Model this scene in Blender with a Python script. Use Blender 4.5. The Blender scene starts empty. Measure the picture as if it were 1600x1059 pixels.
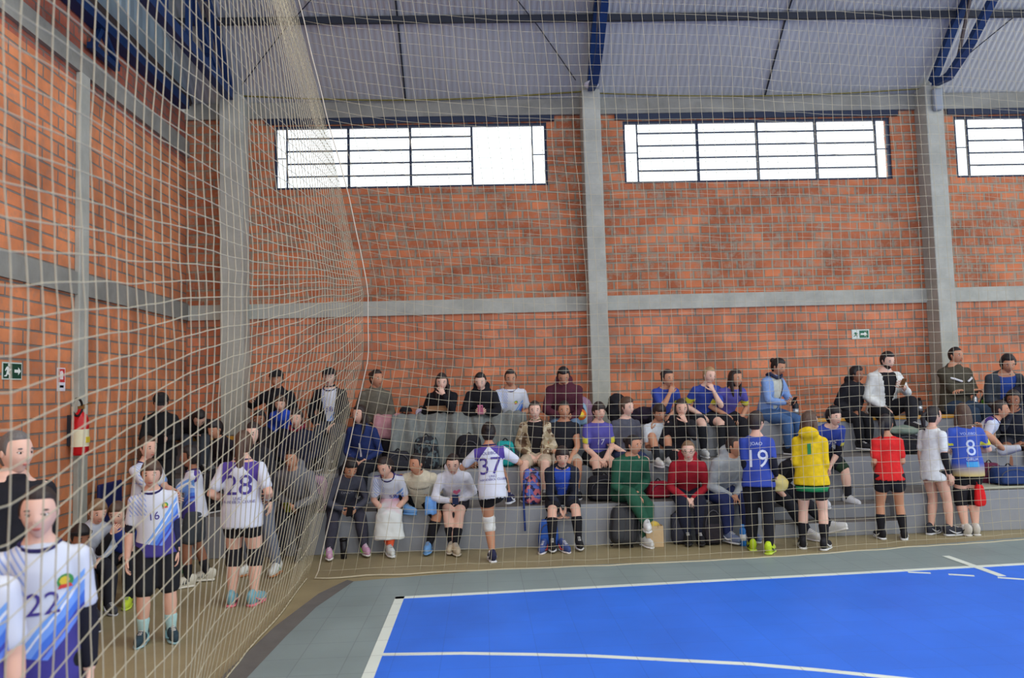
import bpy, bmesh, math, random
import numpy as np
from mathutils import Vector, Matrix, Euler
from mathutils.bvhtree import BVHTree
from mathutils import noise as mnoise

C = bpy.context.scene.collection
PI = math.pi
random.seed(7)

# ---------------------------------------------------------------- camera
CAMH = 1.85
FPX = 1220.0
PITCH, YAW, ROLL = math.radians(3.736), math.radians(2.247), math.radians(1.629)
cam_d = bpy.data.cameras.new('camera')
cam_d.sensor_fit = 'HORIZONTAL'
cam_d.sensor_width = 36.0
cam_d.lens = 36.0 * FPX / 1600.0
cam_d.clip_start = 0.05
cam_d.dof.use_dof = True
cam_d.dof.focus_distance = 8.2
cam_d.dof.aperture_fstop = 1.8
cam = bpy.data.objects.new('camera', cam_d)
C.objects.link(cam)
Mc = Matrix.Rotation(-YAW, 4, 'Z') @ Matrix.Rotation(PI / 2 + PITCH, 4, 'X') @ Matrix.Rotation(-ROLL, 4, 'Z')
cam.matrix_world = Matrix.Translation((0, 0, CAMH)) @ Mc
bpy.context.scene.camera = cam

# ---------------------------------------------------------------- light
sc = bpy.context.scene
sc.view_settings.view_transform = 'Standard'
sc.view_settings.look = 'None'
sc.view_settings.gamma = 1.0
sc.view_settings.exposure = 0.0
w = bpy.data.worlds.new('world')
sc.world = w
w.use_nodes = True
bg = w.node_tree.nodes['Background']
bg.inputs[0].default_value = (0.95, 0.985, 1.0, 1)
bg.inputs[1].default_value = 1.95


def area_light(name, loc, rot, sx, sy, power, col=(1, 1, 1)):
    l = bpy.data.lights.new(name, 'AREA')
    l.shape = 'RECTANGLE'; l.size = sx; l.size_y = sy
    l.energy = power; l.color = col
    o = bpy.data.objects.new(name, l)
    o.location = loc; o.rotation_euler = rot
    C.objects.link(o)
    return o


# added lights under the roof, out of view, to brighten the hall
for lx in (-1.5, 3.5, 8.5):
    for ly, lp in ((-4.0, 130), (1.5, 130), (5.8, 85)):
        area_light('added_fill_light', (lx, ly, 7.55), (0, 0, 0), 1.2, 0.5, lp, (1.0, 0.98, 0.94))


# ---------------------------------------------------------------- helpers
def lin(c):
    return tuple(((v / 255.0) / 12.92 if v / 255.0 <= 0.04045 else ((v / 255.0 + 0.055) / 1.055) ** 2.4) for v in c[:3]) + (1.0,)


def ray(x, y):
    u, v = (x - 800) / FPX, (y - 529.5) / FPX
    c, s = math.cos(ROLL), math.sin(ROLL)
    a = u * c - v * s
    b = u * s + v * c
    d = math.cos(PITCH) + b * math.sin(PITCH)
    z = math.sin(PITCH) - b * math.cos(PITCH)
    return Vector((a * math.cos(YAW) + d * math.sin(YAW), -a * math.sin(YAW) + d * math.cos(YAW), z))


def at(x, y, X=None, Y=None, Z=None):
    """point of the place seen at pixel x, y on the plane X=.., Y=.. or Z=.. (used to take measurements)"""
    r = ray(x, y)
    t = X / r.x if X is not None else (Y / r.y if Y is not None else (Z - CAMH) / r.z)
    return Vector((0, 0, CAMH)) + r * t


MATS = {}


def new_mat(key):
    m = bpy.data.materials.new(key)
    m.use_nodes = True
    return m, m.node_tree, m.node_tree.nodes['Principled BSDF']


def N(nt, t, **kw):
    n = nt.nodes.new(t)
    for k, v in kw.items():
        setattr(n, k, v)
    return n


def mat(col, rough=0.8, metal=0.0, bump=0.0, scale=60.0, var=0.0, emit=0.0, spec=0.3):
    """plain material: sRGB colour, small procedural variation and bump"""
    key = ('m', tuple(col), rough, metal, bump, scale, var, emit)
    if key in MATS:
        return MATS[key]
    m, nt, b = new_mat('paint_%d_%d_%d' % tuple(int(v) for v in col[:3]))
    c = lin(col)
    b.inputs['Base Color'].default_value = c
    b.inputs['Roughness'].default_value = rough
    b.inputs['Metallic'].default_value = metal
    b.inputs['Specular IOR Level'].default_value = spec
    if bump or var:
        tc = N(nt, 'ShaderNodeTexCoord')
        no = N(nt, 'ShaderNodeTexNoise')
        no.inputs['Scale'].default_value = scale
        no.inputs['Detail'].default_value = 3
        nt.links.new(tc.outputs['Object'], no.inputs['Vector'])
        if bump:
            bp = N(nt, 'ShaderNodeBump')
            bp.inputs['Strength'].default_value = bump
            bp.inputs['Distance'].default_value = 0.01
            nt.links.new(no.outputs['Fac'], bp.inputs['Height'])
            nt.links.new(bp.outputs['Normal'], b.inputs['Normal'])
        if var:
            cr = N(nt, 'ShaderNodeValToRGB')
            cr.color_ramp.elements[0].position = 0.3
            cr.color_ramp.elements[1].position = 0.7
            cr.color_ramp.elements[0].color = tuple(v * (1 - var) for v in c[:3]) + (1,)
            cr.color_ramp.elements[1].color = tuple(min(1, v * (1 + var)) for v in c[:3]) + (1,)
            nt.links.new(no.outputs['Fac'], cr.inputs['Fac'])
            nt.links.new(cr.outputs['Color'], b.inputs['Base Color'])
    if emit:
        b.inputs['Emission Color'].default_value = c
        b.inputs['Emission Strength'].default_value = emit
    MATS[key] = m
    return m


def cloth(col):
    return mat(col, 0.9, 0, 0.25, 22.0, 0.10)


class MB:
    """collects shapes, links them as one mesh object"""

    def __init__(s):
        s.v = []; s.f = []; s.m = []; s.smooth = []

    def add(s, verts, faces, mi=0, smooth=False):
        o = len(s.v)
        s.v.extend([tuple(p) for p in verts])
        s.f.extend([tuple(i + o for i in f) for f in faces])
        s.m.extend([mi] * len(faces)); s.smooth.extend([smooth] * len(faces))
        return s

    def box(s, x0, x1, y0, y1, z0, z1, mi=0):
        v = [(x, y, z) for z in (z0, z1) for y in (y0, y1) for x in (x0, x1)]
        f = [(0, 2, 3, 1), (4, 5, 7, 6), (0, 1, 5, 4), (2, 6, 7, 3), (0, 4, 6, 2), (1, 3, 7, 5)]
        return s.add(v, f, mi)

    def beam(s, a, b, w, h, mi=0, up=(0, 0, 1)):
        a, b = Vector(a), Vector(b)
        t = (b - a).normalized()
        sd = t.cross(Vector(up))
        if sd.length < 1e-4:
            sd = t.cross(Vector((1, 0, 0)))
        sd.normalize()
        u = sd.cross(t)
        v = [p + sd * (i * w / 2) + u * (j * h / 2) for p in (a, b) for i, j in ((-1, -1), (1, -1), (1, 1), (-1, 1))]
        return s.add(v, [(0, 1, 2, 3), (7, 6, 5, 4), (0, 4, 5, 1), (1, 5, 6, 2), (2, 6, 7, 3), (3, 7, 4, 0)], mi)

    def tube(s, pts, rad, side=(1, 0, 0), n=10, mi=0, cap=True, smooth=True):
        """swept tube; rad = list of r or (a, b) half widths; rounded caps"""
        pts = [Vector(p) for p in pts]
        rad = [(r, r) if not isinstance(r, (tuple, list)) else tuple(r) for r in rad]
        k = len(pts)
        tan = []
        for i in range(k):
            d = pts[min(i + 1, k - 1)] - pts[max(i - 1, 0)]
            tan.append(d.normalized() if d.length > 1e-9 else Vector((0, 0, 1)))
        if cap:
            P, R, T = [], [], []
            rm = min(rad[0])
            for a in (80, 50, 25):
                an = math.radians(a)
                P.append(pts[0] - tan[0] * rm * math.sin(an) * .8); R.append((rad[0][0] * math.cos(an), rad[0][1] * math.cos(an))); T.append(tan[0])
            P += pts; R += rad; T += tan
            rm = min(rad[-1])
            for a in (25, 50, 80):
                an = math.radians(a)
                P.append(pts[-1] + tan[-1] * rm * math.sin(an) * .8); R.append((rad[-1][0] * math.cos(an), rad[-1][1] * math.cos(an))); T.append(tan[-1])
            pts, rad, tan = P, R, T
            k = len(pts)
        sd = Vector(side)
        vs = []
        for i in range(k):
            t = tan[i]
            sdd = sd - t * sd.dot(t)
            if sdd.length < 1e-3:
                sdd = t.orthogonal()
            sdd.normalize(); sd = sdd
            u = t.cross(sdd)
            for j in range(n):
                an = 2 * PI * j / n
                vs.append(pts[i] + sdd * (math.cos(an) * rad[i][0]) + u * (math.sin(an) * rad[i][1]))
        fs = []
        for i in range(k - 1):
            for j in range(n):
                a = i * n + j; b = i * n + (j + 1) % n
                fs.append((a, b, b + n, a + n))
        fs.append(tuple(range(n))[::-1]); fs.append(tuple(range((k - 1) * n, k * n)))
        return s.add(vs, fs, mi, smooth)

    def ell(s, c, r, rot=None, nu=12, nv=8, mi=0, fn=None):
        c = Vector(c)
        if not isinstance(r, (tuple, list)):
            r = (r, r, r)
        vs = [(0, 0, 1)]
        for i in range(1, nv):
            th = PI * i / nv
            for j in range(nu):
                ph = 2 * PI * j / nu
                vs.append((math.sin(th) * math.cos(ph), math.sin(th) * math.sin(ph), math.cos(th)))
        vs.append((0, 0, -1))
        out = []
        for p in vs:
            q = Vector((p[0] * r[0], p[1] * r[1], p[2] * r[2]))
            if fn:
                q = fn(q)
            if rot is not None:
                q = rot @ q
            out.append(c + q)
        fs = []
        for j in range(nu):
            fs.append((0, 1 + j, 1 + (j + 1) % nu))
            e = len(vs) - 1; o = 1 + (nv - 2) * nu
            fs.append((e, o + (j + 1) % nu, o + j))
        for i in range(nv - 2):
            for j in range(nu):
                a = 1 + i * nu + j; b = 1 + i * nu + (j + 1) % nu
                fs.append((a, a + nu, b + nu, b))
        return s.add(out, fs, mi, True)

    def lathe(s, prof, c=(0, 0, 0), n=16, mi=0, M=None):
        """prof: (r, z) pairs"""
        vs = []
        for r, z in prof:
            for j in range(n):
                an = 2 * PI * j / n
                p = Vector((r * math.cos(an), r * math.sin(an), z))
                if M is not None:
                    p = M @ p
                vs.append(p + Vector(c))
        fs = []
        for i in range(len(prof) - 1):
            for j in range(n):
                a = i * n + j; b = i * n + (j + 1) % n
                fs.append((a, b, b + n, a + n))
        fs.append(tuple(range(n))[::-1]); fs.append(tuple(range((len(prof) - 1) * n, len(prof) * n)))
        return s.add(vs, fs, mi, True)

    def mesh(s, name):
        me = bpy.data.meshes.new(name)
        me.from_pydata(s.v, [], s.f)
        me.polygons.foreach_set('material_index', s.m)
        me.polygons.foreach_set('use_smooth', s.smooth)
        me.update()
        return me

    def build(s, name, mats, parent=None, M=None, bevel=0.0, solid=0.0, subsurf=0):
        me = s.mesh(name)
        return obj(name, me, mats, parent, M, bevel, solid, subsurf)


def obj(name, me, mats, parent=None, M=None, bevel=0.0, solid=0.0, subsurf=0):
    o = bpy.data.objects.new(name, me)
    for m in (mats if isinstance(mats, (list, tuple)) else [mats]):
        me.materials.append(m)
    C.objects.link(o)
    if parent is not None:
        o.parent = parent
    if M is not None:
        o.matrix_local = M
    if solid:
        md = o.modifiers.new('solid', 'SOLIDIFY'); md.thickness = solid
    if bevel:
        md = o.modifiers.new('bevel', 'BEVEL'); md.width = bevel; md.segments = 2; md.limit_method = 'ANGLE'
    if subsurf:
        md = o.modifiers.new('sub', 'SUBSURF'); md.levels = subsurf; md.render_levels = subsurf
    return o


def tag(o, label=None, cat=None, group=None, kind=None):
    if label: o['label'] = label
    if cat: o['category'] = cat
    if group: o['group'] = group
    if kind: o['kind'] = kind
    return o


def empty(name, loc=(0, 0, 0), rz=0.0):
    o = bpy.data.objects.new(name, None)
    o.empty_display_size = 0.1
    C.objects.link(o)
    o.location = loc; o.rotation_euler = (0, 0, rz)
    return o


def struct(o):
    o['kind'] = 'structure'
    return o


CL_TEX = bpy.data.textures.new('folds', 'CLOUDS')
CL_TEX.noise_scale = 0.11
CL_TEX.noise_depth = 1


def remeshed(mb, voxel, smooth=4, fold=0.0, factor=0.6):
    """one continuous skin around everything in mb"""
    me = mb.mesh('tmp')
    o = bpy.data.objects.new('tmp', me)
    C.objects.link(o)
    md = o.modifiers.new('r', 'REMESH'); md.mode = 'VOXEL'; md.voxel_size = voxel; md.use_smooth_shade = True
    if fold:
        d = o.modifiers.new('d', 'DISPLACE'); d.texture = CL_TEX; d.strength = fold; d.mid_level = 0.5; d.texture_coords = 'LOCAL'
    s_ = o.modifiers.new('s', 'SMOOTH'); s_.factor = factor; s_.iterations = smooth
    dg = bpy.context.evaluated_depsgraph_get()
    dg.update()
    out = bpy.data.meshes.new_from_object(o.evaluated_get(dg))
    bpy.data.objects.remove(o); bpy.data.meshes.remove(me)
    out.polygons.foreach_set('use_smooth', [True] * len(out.polygons))
    return out


def mesh_arrays(me):
    n = len(me.vertices)
    v = np.empty(n * 3); me.vertices.foreach_get('co', v)
    return v.reshape(-1, 3), [tuple(p.vertices) for p in me.polygons]


def text_mesh(body, size, extr=0.0, align='CENTER', width=1.0):
    cu = bpy.data.curves.new('t', 'FONT')
    cu.body = body; cu.size = size; cu.align_x = align; cu.align_y = 'CENTER'; cu.extrude = extr
    cu.resolution_u = 3
    o = bpy.data.objects.new('t', cu); C.objects.link(o)
    dg = bpy.context.evaluated_depsgraph_get(); dg.update()
    me = bpy.data.meshes.new_from_object(o.evaluated_get(dg))
    bpy.data.objects.remove(o); bpy.data.curves.remove(cu)
    me.transform(Matrix.Diagonal((width, 1, 1, 1)))
    return me

# ---------------------------------------------------------------- setting materials
def tex_setup(nt, ax):
    """object coordinates turned so the wall lies in the texture's xy plane"""
    tc = N(nt, 'ShaderNodeTexCoord')
    sep = N(nt, 'ShaderNodeSeparateXYZ'); cmb = N(nt, 'ShaderNodeCombineXYZ')
    nt.links.new(tc.outputs['Object'], sep.inputs[0])
    nt.links.new(sep.outputs[ax[0]], cmb.inputs[0]); nt.links.new(sep.outputs[ax[1]], cmb.inputs[1])
    return tc, cmb


def brick_mat(name, ax, c1, c2, cm, bw=0.27, bh=0.138, mortar=0.009, off=0.5, smear=.85):
    m, nt, b = new_mat(name)
    tc, cmb = tex_setup(nt, ax)
    no0 = N(nt, 'ShaderNodeTexNoise'); no0.inputs['Scale'].default_value = 3.0; no0.inputs['Detail'].default_value = 3
    nt.links.new(cmb.outputs[0], no0.inputs['Vector'])
    sub = N(nt, 'ShaderNodeVectorMath', operation='SCALE'); sub.inputs['Scale'].default_value = 0.012
    nt.links.new(no0.outputs['Color'], sub.inputs[0])
    add = N(nt, 'ShaderNodeVectorMath', operation='ADD')
    nt.links.new(cmb.outputs[0], add.inputs[0]); nt.links.new(sub.outputs[0], add.inputs[1])
    br = N(nt, 'ShaderNodeTexBrick')
    br.inputs['Scale'].default_value = 1.0
    br.inputs['Brick Width'].default_value = bw
    br.inputs['Row Height'].default_value = bh
    br.inputs['Mortar Size'].default_value = mortar
    br.inputs['Mortar Smooth'].default_value = 0.3
    br.inputs['Color1'].default_value = lin(c1)
    br.inputs['Color2'].default_value = lin(c2)
    br.inputs['Mortar'].default_value = lin(cm)
    br.offset = off
    nt.links.new(add.outputs[0], br.inputs['Vector'])
    no = N(nt, 'ShaderNodeTexNoise'); no.inputs['Scale'].default_value = 2.2; no.inputs['Detail'].default_value = 8
    nt.links.new(tc.outputs['Object'], no.inputs['Vector'])
    mix = N(nt, 'ShaderNodeMixRGB', blend_type='MULTIPLY'); mix.inputs[0].default_value = 1.0
    cr = N(nt, 'ShaderNodeValToRGB')
    cr.color_ramp.elements[0].position = 0.3; cr.color_ramp.elements[0].color = (0.62, 0.60, 0.60, 1)
    cr.color_ramp.elements[1].position = 0.65; cr.color_ramp.elements[1].color = (1.12, 1.1, 1.08, 1)
    nt.links.new(no.outputs['Fac'], cr.inputs[0])
    nt.links.new(br.outputs['Color'], mix.inputs[1]); nt.links.new(cr.outputs['Color'], mix.inputs[2])
    n3 = N(nt, 'ShaderNodeTexNoise'); n3.inputs['Scale'].default_value = 9.0; n3.inputs['Detail'].default_value = 5; n3.inputs['Roughness'].default_value = .7
    nt.links.new(tc.outputs['Object'], n3.inputs['Vector'])
    c3 = N(nt, 'ShaderNodeValToRGB'); c3.color_ramp.elements[0].position = .48; c3.color_ramp.elements[1].position = .66
    c3.color_ramp.elements[0].color = (0, 0, 0, 1); c3.color_ramp.elements[1].color = (smear, smear, smear, 1)
    nt.links.new(n3.outputs['Fac'], c3.inputs[0])
    mx3 = N(nt, 'ShaderNodeMixRGB'); mx3.inputs[2].default_value = lin(cm)
    nt.links.new(c3.outputs[0], mx3.inputs[0]); nt.links.new(mix.outputs[0], mx3.inputs[1])
    nt.links.new(mx3.outputs[0], b.inputs['Base Color'])
    bp = N(nt, 'ShaderNodeBump'); bp.inputs['Distance'].default_value = 0.012; bp.inputs['Strength'].default_value = 0.8; bp.invert = True
    nt.links.new(br.outputs['Fac'], bp.inputs['Height']); nt.links.new(bp.outputs[0], b.inputs['Normal'])
    b.inputs['Roughness'].default_value = 0.85
    return m


def concrete(name, col, var=0.25, scale=1.6, rough=0.85):
    m, nt, b = new_mat(name)
    tc = N(nt, 'ShaderNodeTexCoord')
    no = N(nt, 'ShaderNodeTexNoise'); no.inputs['Scale'].default_value = scale; no.inputs['Detail'].default_value = 9; no.inputs['Roughness'].default_value = .65
    nt.links.new(tc.outputs['Object'], no.inputs['Vector'])
    cr = N(nt, 'ShaderNodeValToRGB'); c = lin(col)
    cr.color_ramp.elements[0].position = 0.3; cr.color_ramp.elements[0].color = tuple(v * (1 - var) for v in c[:3]) + (1,)
    cr.color_ramp.elements[1].position = 0.7; cr.color_ramp.elements[1].color = tuple(v * (1 + var) for v in c[:3]) + (1,)
    nt.links.new(no.outputs['Fac'], cr.inputs[0]); nt.links.new(cr.outputs[0], b.inputs['Base Color'])
    bp = N(nt, 'ShaderNodeBump'); bp.inputs['Distance'].default_value = 0.01; bp.inputs['Strength'].default_value = .4
    nt.links.new(no.outputs['Fac'], bp.inputs['Height']); nt.links.new(bp.outputs[0], b.inputs['Normal'])
    b.inputs['Roughness'].default_value = rough
    return m


def tile_mat(name, col, size=0.333, dark=0.72, rough=0.45):
    """interlocking plastic sports tiles"""
    m, nt, b = new_mat(name)
    tc = N(nt, 'ShaderNodeTexCoord')
    br = N(nt, 'ShaderNodeTexBrick'); br.offset = 0.0
    c = lin(col)
    br.inputs['Scale'].default_value = 1; br.inputs['Brick Width'].default_value = size; br.inputs['Row Height'].default_value = size
    br.inputs['Mortar Size'].default_value = 0.004; br.inputs['Mortar Smooth'].default_value = 0.4
    br.inputs['Color1'].default_value = c; br.inputs['Color2'].default_value = tuple(v * .95 for v in c[:3]) + (1,)
    br.inputs['Mortar'].default_value = tuple(v * dark for v in c[:3]) + (1,)
    nt.links.new(tc.outputs['Object'], br.inputs['Vector'])
    no = N(nt, 'ShaderNodeTexNoise'); no.inputs['Scale'].default_value = 1.3; no.inputs['Detail'].default_value = 6
    nt.links.new(tc.outputs['Object'], no.inputs['Vector'])
    mix = N(nt, 'ShaderNodeMixRGB', blend_type='MULTIPLY'); mix.inputs[0].default_value = 1.0
    cr = N(nt, 'ShaderNodeValToRGB')
    cr.color_ramp.elements[0].position = 0.3; cr.color_ramp.elements[0].color = (0.88, 0.88, 0.88, 1)
    cr.color_ramp.elements[1].position = 0.7; cr.color_ramp.elements[1].color = (1.08, 1.08, 1.08, 1)
    nt.links.new(no.outputs['Fac'], cr.inputs[0])
    nt.links.new(br.outputs['Color'], mix.inputs[1]); nt.links.new(cr.outputs['Color'], mix.inputs[2])
    nt.links.new(mix.outputs[0], b.inputs['Base Color'])
    b.inputs['Roughness'].default_value = rough
    b.inputs['Specular IOR Level'].default_value = 0.35
    return m


M_BRICK_UP = brick_mat('brick_back_upper', 'XZ', (212, 128, 84), (178, 100, 64), (156, 142, 122), 0.27, 0.138, 0.017)
M_BRICK_LOW = brick_mat('brick_back_lower', 'XZ', (222, 138, 98), (194, 114, 78), (142, 132, 118), 0.27, 0.138, 0.012, smear=.5)
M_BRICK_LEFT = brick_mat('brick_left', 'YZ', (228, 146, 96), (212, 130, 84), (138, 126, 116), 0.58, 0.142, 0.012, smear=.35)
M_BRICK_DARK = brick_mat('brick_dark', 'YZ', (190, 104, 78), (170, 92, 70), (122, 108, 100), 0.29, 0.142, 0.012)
M_CONC = concrete('concrete_grey', (172, 174, 164), .2, 2.5)
M_CONC_D = concrete('concrete_beam', (142, 142, 134), .24, 2.2)
M_BLEACH = concrete('bleacher_paint', (142, 146, 152), .12, 1.2, .7)
M_TREAD = concrete('bleacher_tread', (112, 108, 104), .2, 2.0, .8)
M_FLOOR = concrete('floor_concrete', (150, 138, 104), .16, 1.5, .55)
M_MAT = tile_mat('tiles_grey', (134, 150, 150))
M_BLUE = tile_mat('tiles_blue', (46, 114, 230), dark=.85)
M_LINE = tile_mat('line_white', (222, 232, 222), dark=.6)
M_NAVYSTEEL = mat((26, 56, 104), .5, .2)
M_FRAME = mat((40, 50, 72), .5, .2)
M_DARKSTEEL = mat((52, 56, 66), .5, .3)

# ---------------------------------------------------------------- setting
D = 11.62                      # back wall face
XL = -4.33                     # left wall face
XR = 14.0
YB = 9.3                       # foot of the bleachers

# floor: bare concrete
f = MB().box(XL - .2, XR, -7, D + .2, -.15, 0).build('floor', M_FLOOR); struct(f)
# sports tiles, grey surround and blue court, white lines
EDGE = [(-1.60, 3.0), (-1.60, 5.3), (-1.56, 6.2), (-1.50, 7.0), (-1.32, 7.9), (0.2, 8.20), (3.0, 8.30), (6.1, 8.80), (12, 9.0), (12, -6), (-1.6, -6)]


def slab(name, poly, z0, z1, m, parent=None):
    mb = MB(); n = len(poly)
    mb.add([(x, y, z0) for x, y in poly] + [(x, y, z1) for x, y in poly],
           [tuple(range(n))[::-1], tuple(range(n, 2 * n))] + [(i, (i + 1) % n, (i + 1) % n + n, i + n) for i in range(n)])
    o = mb.build(name, m, parent)
    return o


struct(slab('floor_surround', EDGE[::-1], 0.0005, 0.012, M_MAT))
under = [(-1.78, 3.0), (-1.78, 5.5), (-1.72, 6.5), (-1.58, 7.5), (-1.40, 8.0), (-1.30, 7.9), (-1.48, 7.0), (-1.54, 6.2), (-1.58, 5.3), (-1.58, 3.0)]
struct(slab('floor_edge_strip', under[::-1], 0.0002, 0.006, concrete('edge_strip', (104, 102, 98), .15, 4)))
FAR = lambda x: 7.20 + 0.060 * max(0, x + .8)
court = [(-.835, -6), (12, -6), (12, FAR(12)), (-.835, FAR(-.8))]
struct(slab('floor_court', court, 0.0125, 0.0135, M_BLUE))


def line_strip(pts, wd, z=0.0152):
    mb = MB()
    for (x0, y0), (x1, y1) in zip(pts[:-1], pts[1:]):
        d = Vector((x1 - x0, y1 - y0)).normalized(); nrm = Vector((-d.y, d.x)) * wd / 2
        v = [(x0 + nrm.x, y0 + nrm.y), (x0 - nrm.x, y0 - nrm.y), (x1 - nrm.x, y1 - nrm.y), (x1 + nrm.x, y1 + nrm.y)]
        mb.add([(a, b, 0.0136) for a, b in v] + [(a, b, z) for a, b in v], [(0, 1, 2, 3), (7, 6, 5, 4), (0, 4, 5, 1), (1, 5, 6, 2), (2, 6, 7, 3), (3, 7, 4, 0)])
    return mb


struct(line_strip([(-.795, -6), (-.795, 7.24)], .082).build('floor_line', M_LINE))
struct(line_strip([(-.835, 7.2), (12, FAR(12) + .0)], .075).build('floor_line', M_LINE))
struct(line_strip([(-.76, 5.68), (-.2, 5.635), (.3, 5.55), (.7, 5.47), (1.2, 5.33), (1.7, 5.19), (2.1, 5.03), (2.6, 4.80), (3.1, 4.5), (3.6, 4.1)], .055, .0149).build('floor_line', M_LINE))
struct(line_strip([(4.73, 8.02), (4.73, 7.14)], .075, .0165).build('floor_line', M_LINE))
for a, b in (((4.0, 7.42), (4.18, 7.35)), ((4.31, 7.28), (4.5, 7.19)), ((4.66, 7.10), (4.84, 7.0))):
    struct(line_strip([a, b], .05, .0149).build('floor_line', M_LINE))

# back wall, pierced by three windows
WZ0, WZ1 = 4.93, 5.90
WINS = [(-3.03, 1.07), (2.24, 6.40), (7.42, 11.6)]
zb0, zb1 = 3.0, 3.22
mb = MB().box(XL, XR, D, D + .18, 0, zb0)
struct(mb.build('wall_back', M_BRICK_LOW))
mb = MB().box(XL, XR, D, D + .18, zb0, WZ0)
xs = [XL] + [v for wq in WINS for v in wq] + [XR]
for i in range(0, len(xs), 2):
    mb.box(xs[i], xs[i + 1], D, D + .18, WZ0, WZ1)
mb.box(XL, XR, D, D + .18, WZ1, 6.3)
struct(mb.build('wall_back_upper', M_BRICK_UP))
struct(MB().box(XL, XR, D - .035, D, zb0, zb1).build('wall_back_beam', M_CONC))
struct(MB().box(XL, XR, D - .06, D - .001, WZ1 + .10, 6.24).build('wall_back_top_beam', M_CONC_D))
for i, (x0, x1) in enumerate(WINS):
    struct(MB().box(x0 - .12, x1 + .12, D - .05, D - .002, WZ1 + .015, WZ1 + .098).build('wall_back_lintel', M_FRAME))
# columns of the back wall
for name, cx, wd in (('column_corner', -3.57, .33), ('column', 1.72, .27), ('column', 6.93, .27)):
    mb = MB().box(cx - wd / 2, cx + wd / 2, D - .33, D - .002, 0, 6.28)
    struct(mb.build(name, M_CONC, bevel=.012))

# windows: navy steel frames, thin glass, open casements
glass, nt, b = new_mat('window_glass')
nt.nodes.remove(b)
tr = N(nt, 'ShaderNodeBsdfTransparent'); tr.inputs[0].default_value = (.95, .97, .98, 1)
gl = N(nt, 'ShaderNodeBsdfGlossy'); gl.inputs['Roughness'].default_value = .05
mx = N(nt, 'ShaderNodeMixShader'); mx.inputs[0].default_value = .06
nt.links.new(tr.outputs[0], mx.inputs[1]); nt.links.new(gl.outputs[0], mx.inputs[2])
nt.links.new(mx.outputs[0], nt.nodes['Material Output'].inputs['Surface'])
for i, (x0, x1) in enumerate(WINS):
    if i == 0:
        vb = [x0 + .18, x0 + 1.10, x0 + 2.03, x0 + 2.96, x1 - .22]; rails = (0, 1, 2)
    else:
        vb = [x0 + .22, x0 + 1.15, x0 + 2.08, x0 + 3.0, x1 - .22]; rails = (0, 1, 2, 3)
    y0, y1 = D + .02, D + .07
    mb = MB()
    t = .035
    mb.box(x0, x1, y0, y1, WZ0, WZ0 + t).box(x0, x1, y0, y1, WZ1 - t, WZ1).box(x0, x0 + t, y0, y1, WZ0 + t, WZ1 - t).box(x1 - t, x1, y0, y1, WZ0 + t, WZ1 - t)
    for k, xv in enumerate(vb):
        h = .009 if k in (0, 4) else .017
        mb.box(xv - h, xv + h, y0, y1, WZ0 + t, WZ1 - t)
    mb.box(x0 + t, vb[0], y0 + .01, y1 - .02, (WZ0 + WZ1) / 2 - .006, (WZ0 + WZ1) / 2 + .006)
    mb.box(vb[4], x1 - t, y0 + .01, y1 - .02, (WZ0 + WZ1) / 2 - .006, (WZ0 + WZ1) / 2 + .006)
    for k in rails:
        for q in range(1, 5):
            z = WZ0 + (WZ1 - WZ0) * q / 5 + .005
            mb.box(vb[k], vb[k + 1], y0 - .01, y0 + .03, z - .008, z + .008)
    fr = struct(mb.build('window_%d' % (i + 1), M_FRAME))
    p = MB().box(x0 + t, x1 - t, D + .045, D + .049, WZ0 + t, WZ1 - t).build('window_pane', glass, fr)

# left wall
struct(MB().box(XL - .18, XL, -7, D + .18, 0, 5.33).build('wall_left', M_BRICK_LEFT))
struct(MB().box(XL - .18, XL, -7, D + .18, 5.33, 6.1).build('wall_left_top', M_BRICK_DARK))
struct(MB().box(XL, XL + .04, -7, D, zb0, zb1 + .02).build('wall_left_beam', M_CONC_D))
struct(MB().box(XL, XL + .05, -7, D, 5.44, 5.68).build('wall_left_top_beam', M_CONC_D))
for yy in (8.55, 2.6, -3.2):
    struct(MB().box(XL, XL + .06, yy - .10, yy + .10, 0, 5.44).build('wall_left_column', M_CONC, bevel=.01))

# arched roof of corrugated sheet
ARCH = [(11.78, 6.10), (11.62, 6.24), (10.68, 7.02), (9.6, 7.72), (8.2, 8.45), (6.4, 9.15), (4.2, 9.7), (2.0, 9.95), (0, 9.95), (-3, 9.5), (-6, 8.5), (-9, 6.9), (-10.3, 6.0)]


def arch_z(y):
    for (a, za), (b, zb) in zip(ARCH[:-1], ARCH[1:]):
        if a >= y >= b:
            return za + (zb - za) * (a - y) / (a - b)
    return ARCH[-1][1]


def sheet_metal():
    m, nt, b = new_mat('roof_sheet')
    tc = N(nt, 'ShaderNodeTexCoord')
    no = N(nt, 'ShaderNodeTexNoise'); no.inputs['Scale'].default_value = 1.1; no.inputs['Detail'].default_value = 4
    nt.links.new(tc.outputs['Object'], no.inputs['Vector'])
    cr = N(nt, 'ShaderNodeValToRGB')
    cr.color_ramp.elements[0].color = lin((168, 172, 174)); cr.color_ramp.elements[1].color = lin((198, 200, 200))
    nt.links.new(no.outputs['Fac'], cr.inputs[0]); nt.links.new(cr.outputs[0], b.inputs['Base Color'])
    b.inputs['Metallic'].default_value = .25; b.inputs['Roughness'].default_value = .42
    return m


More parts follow.
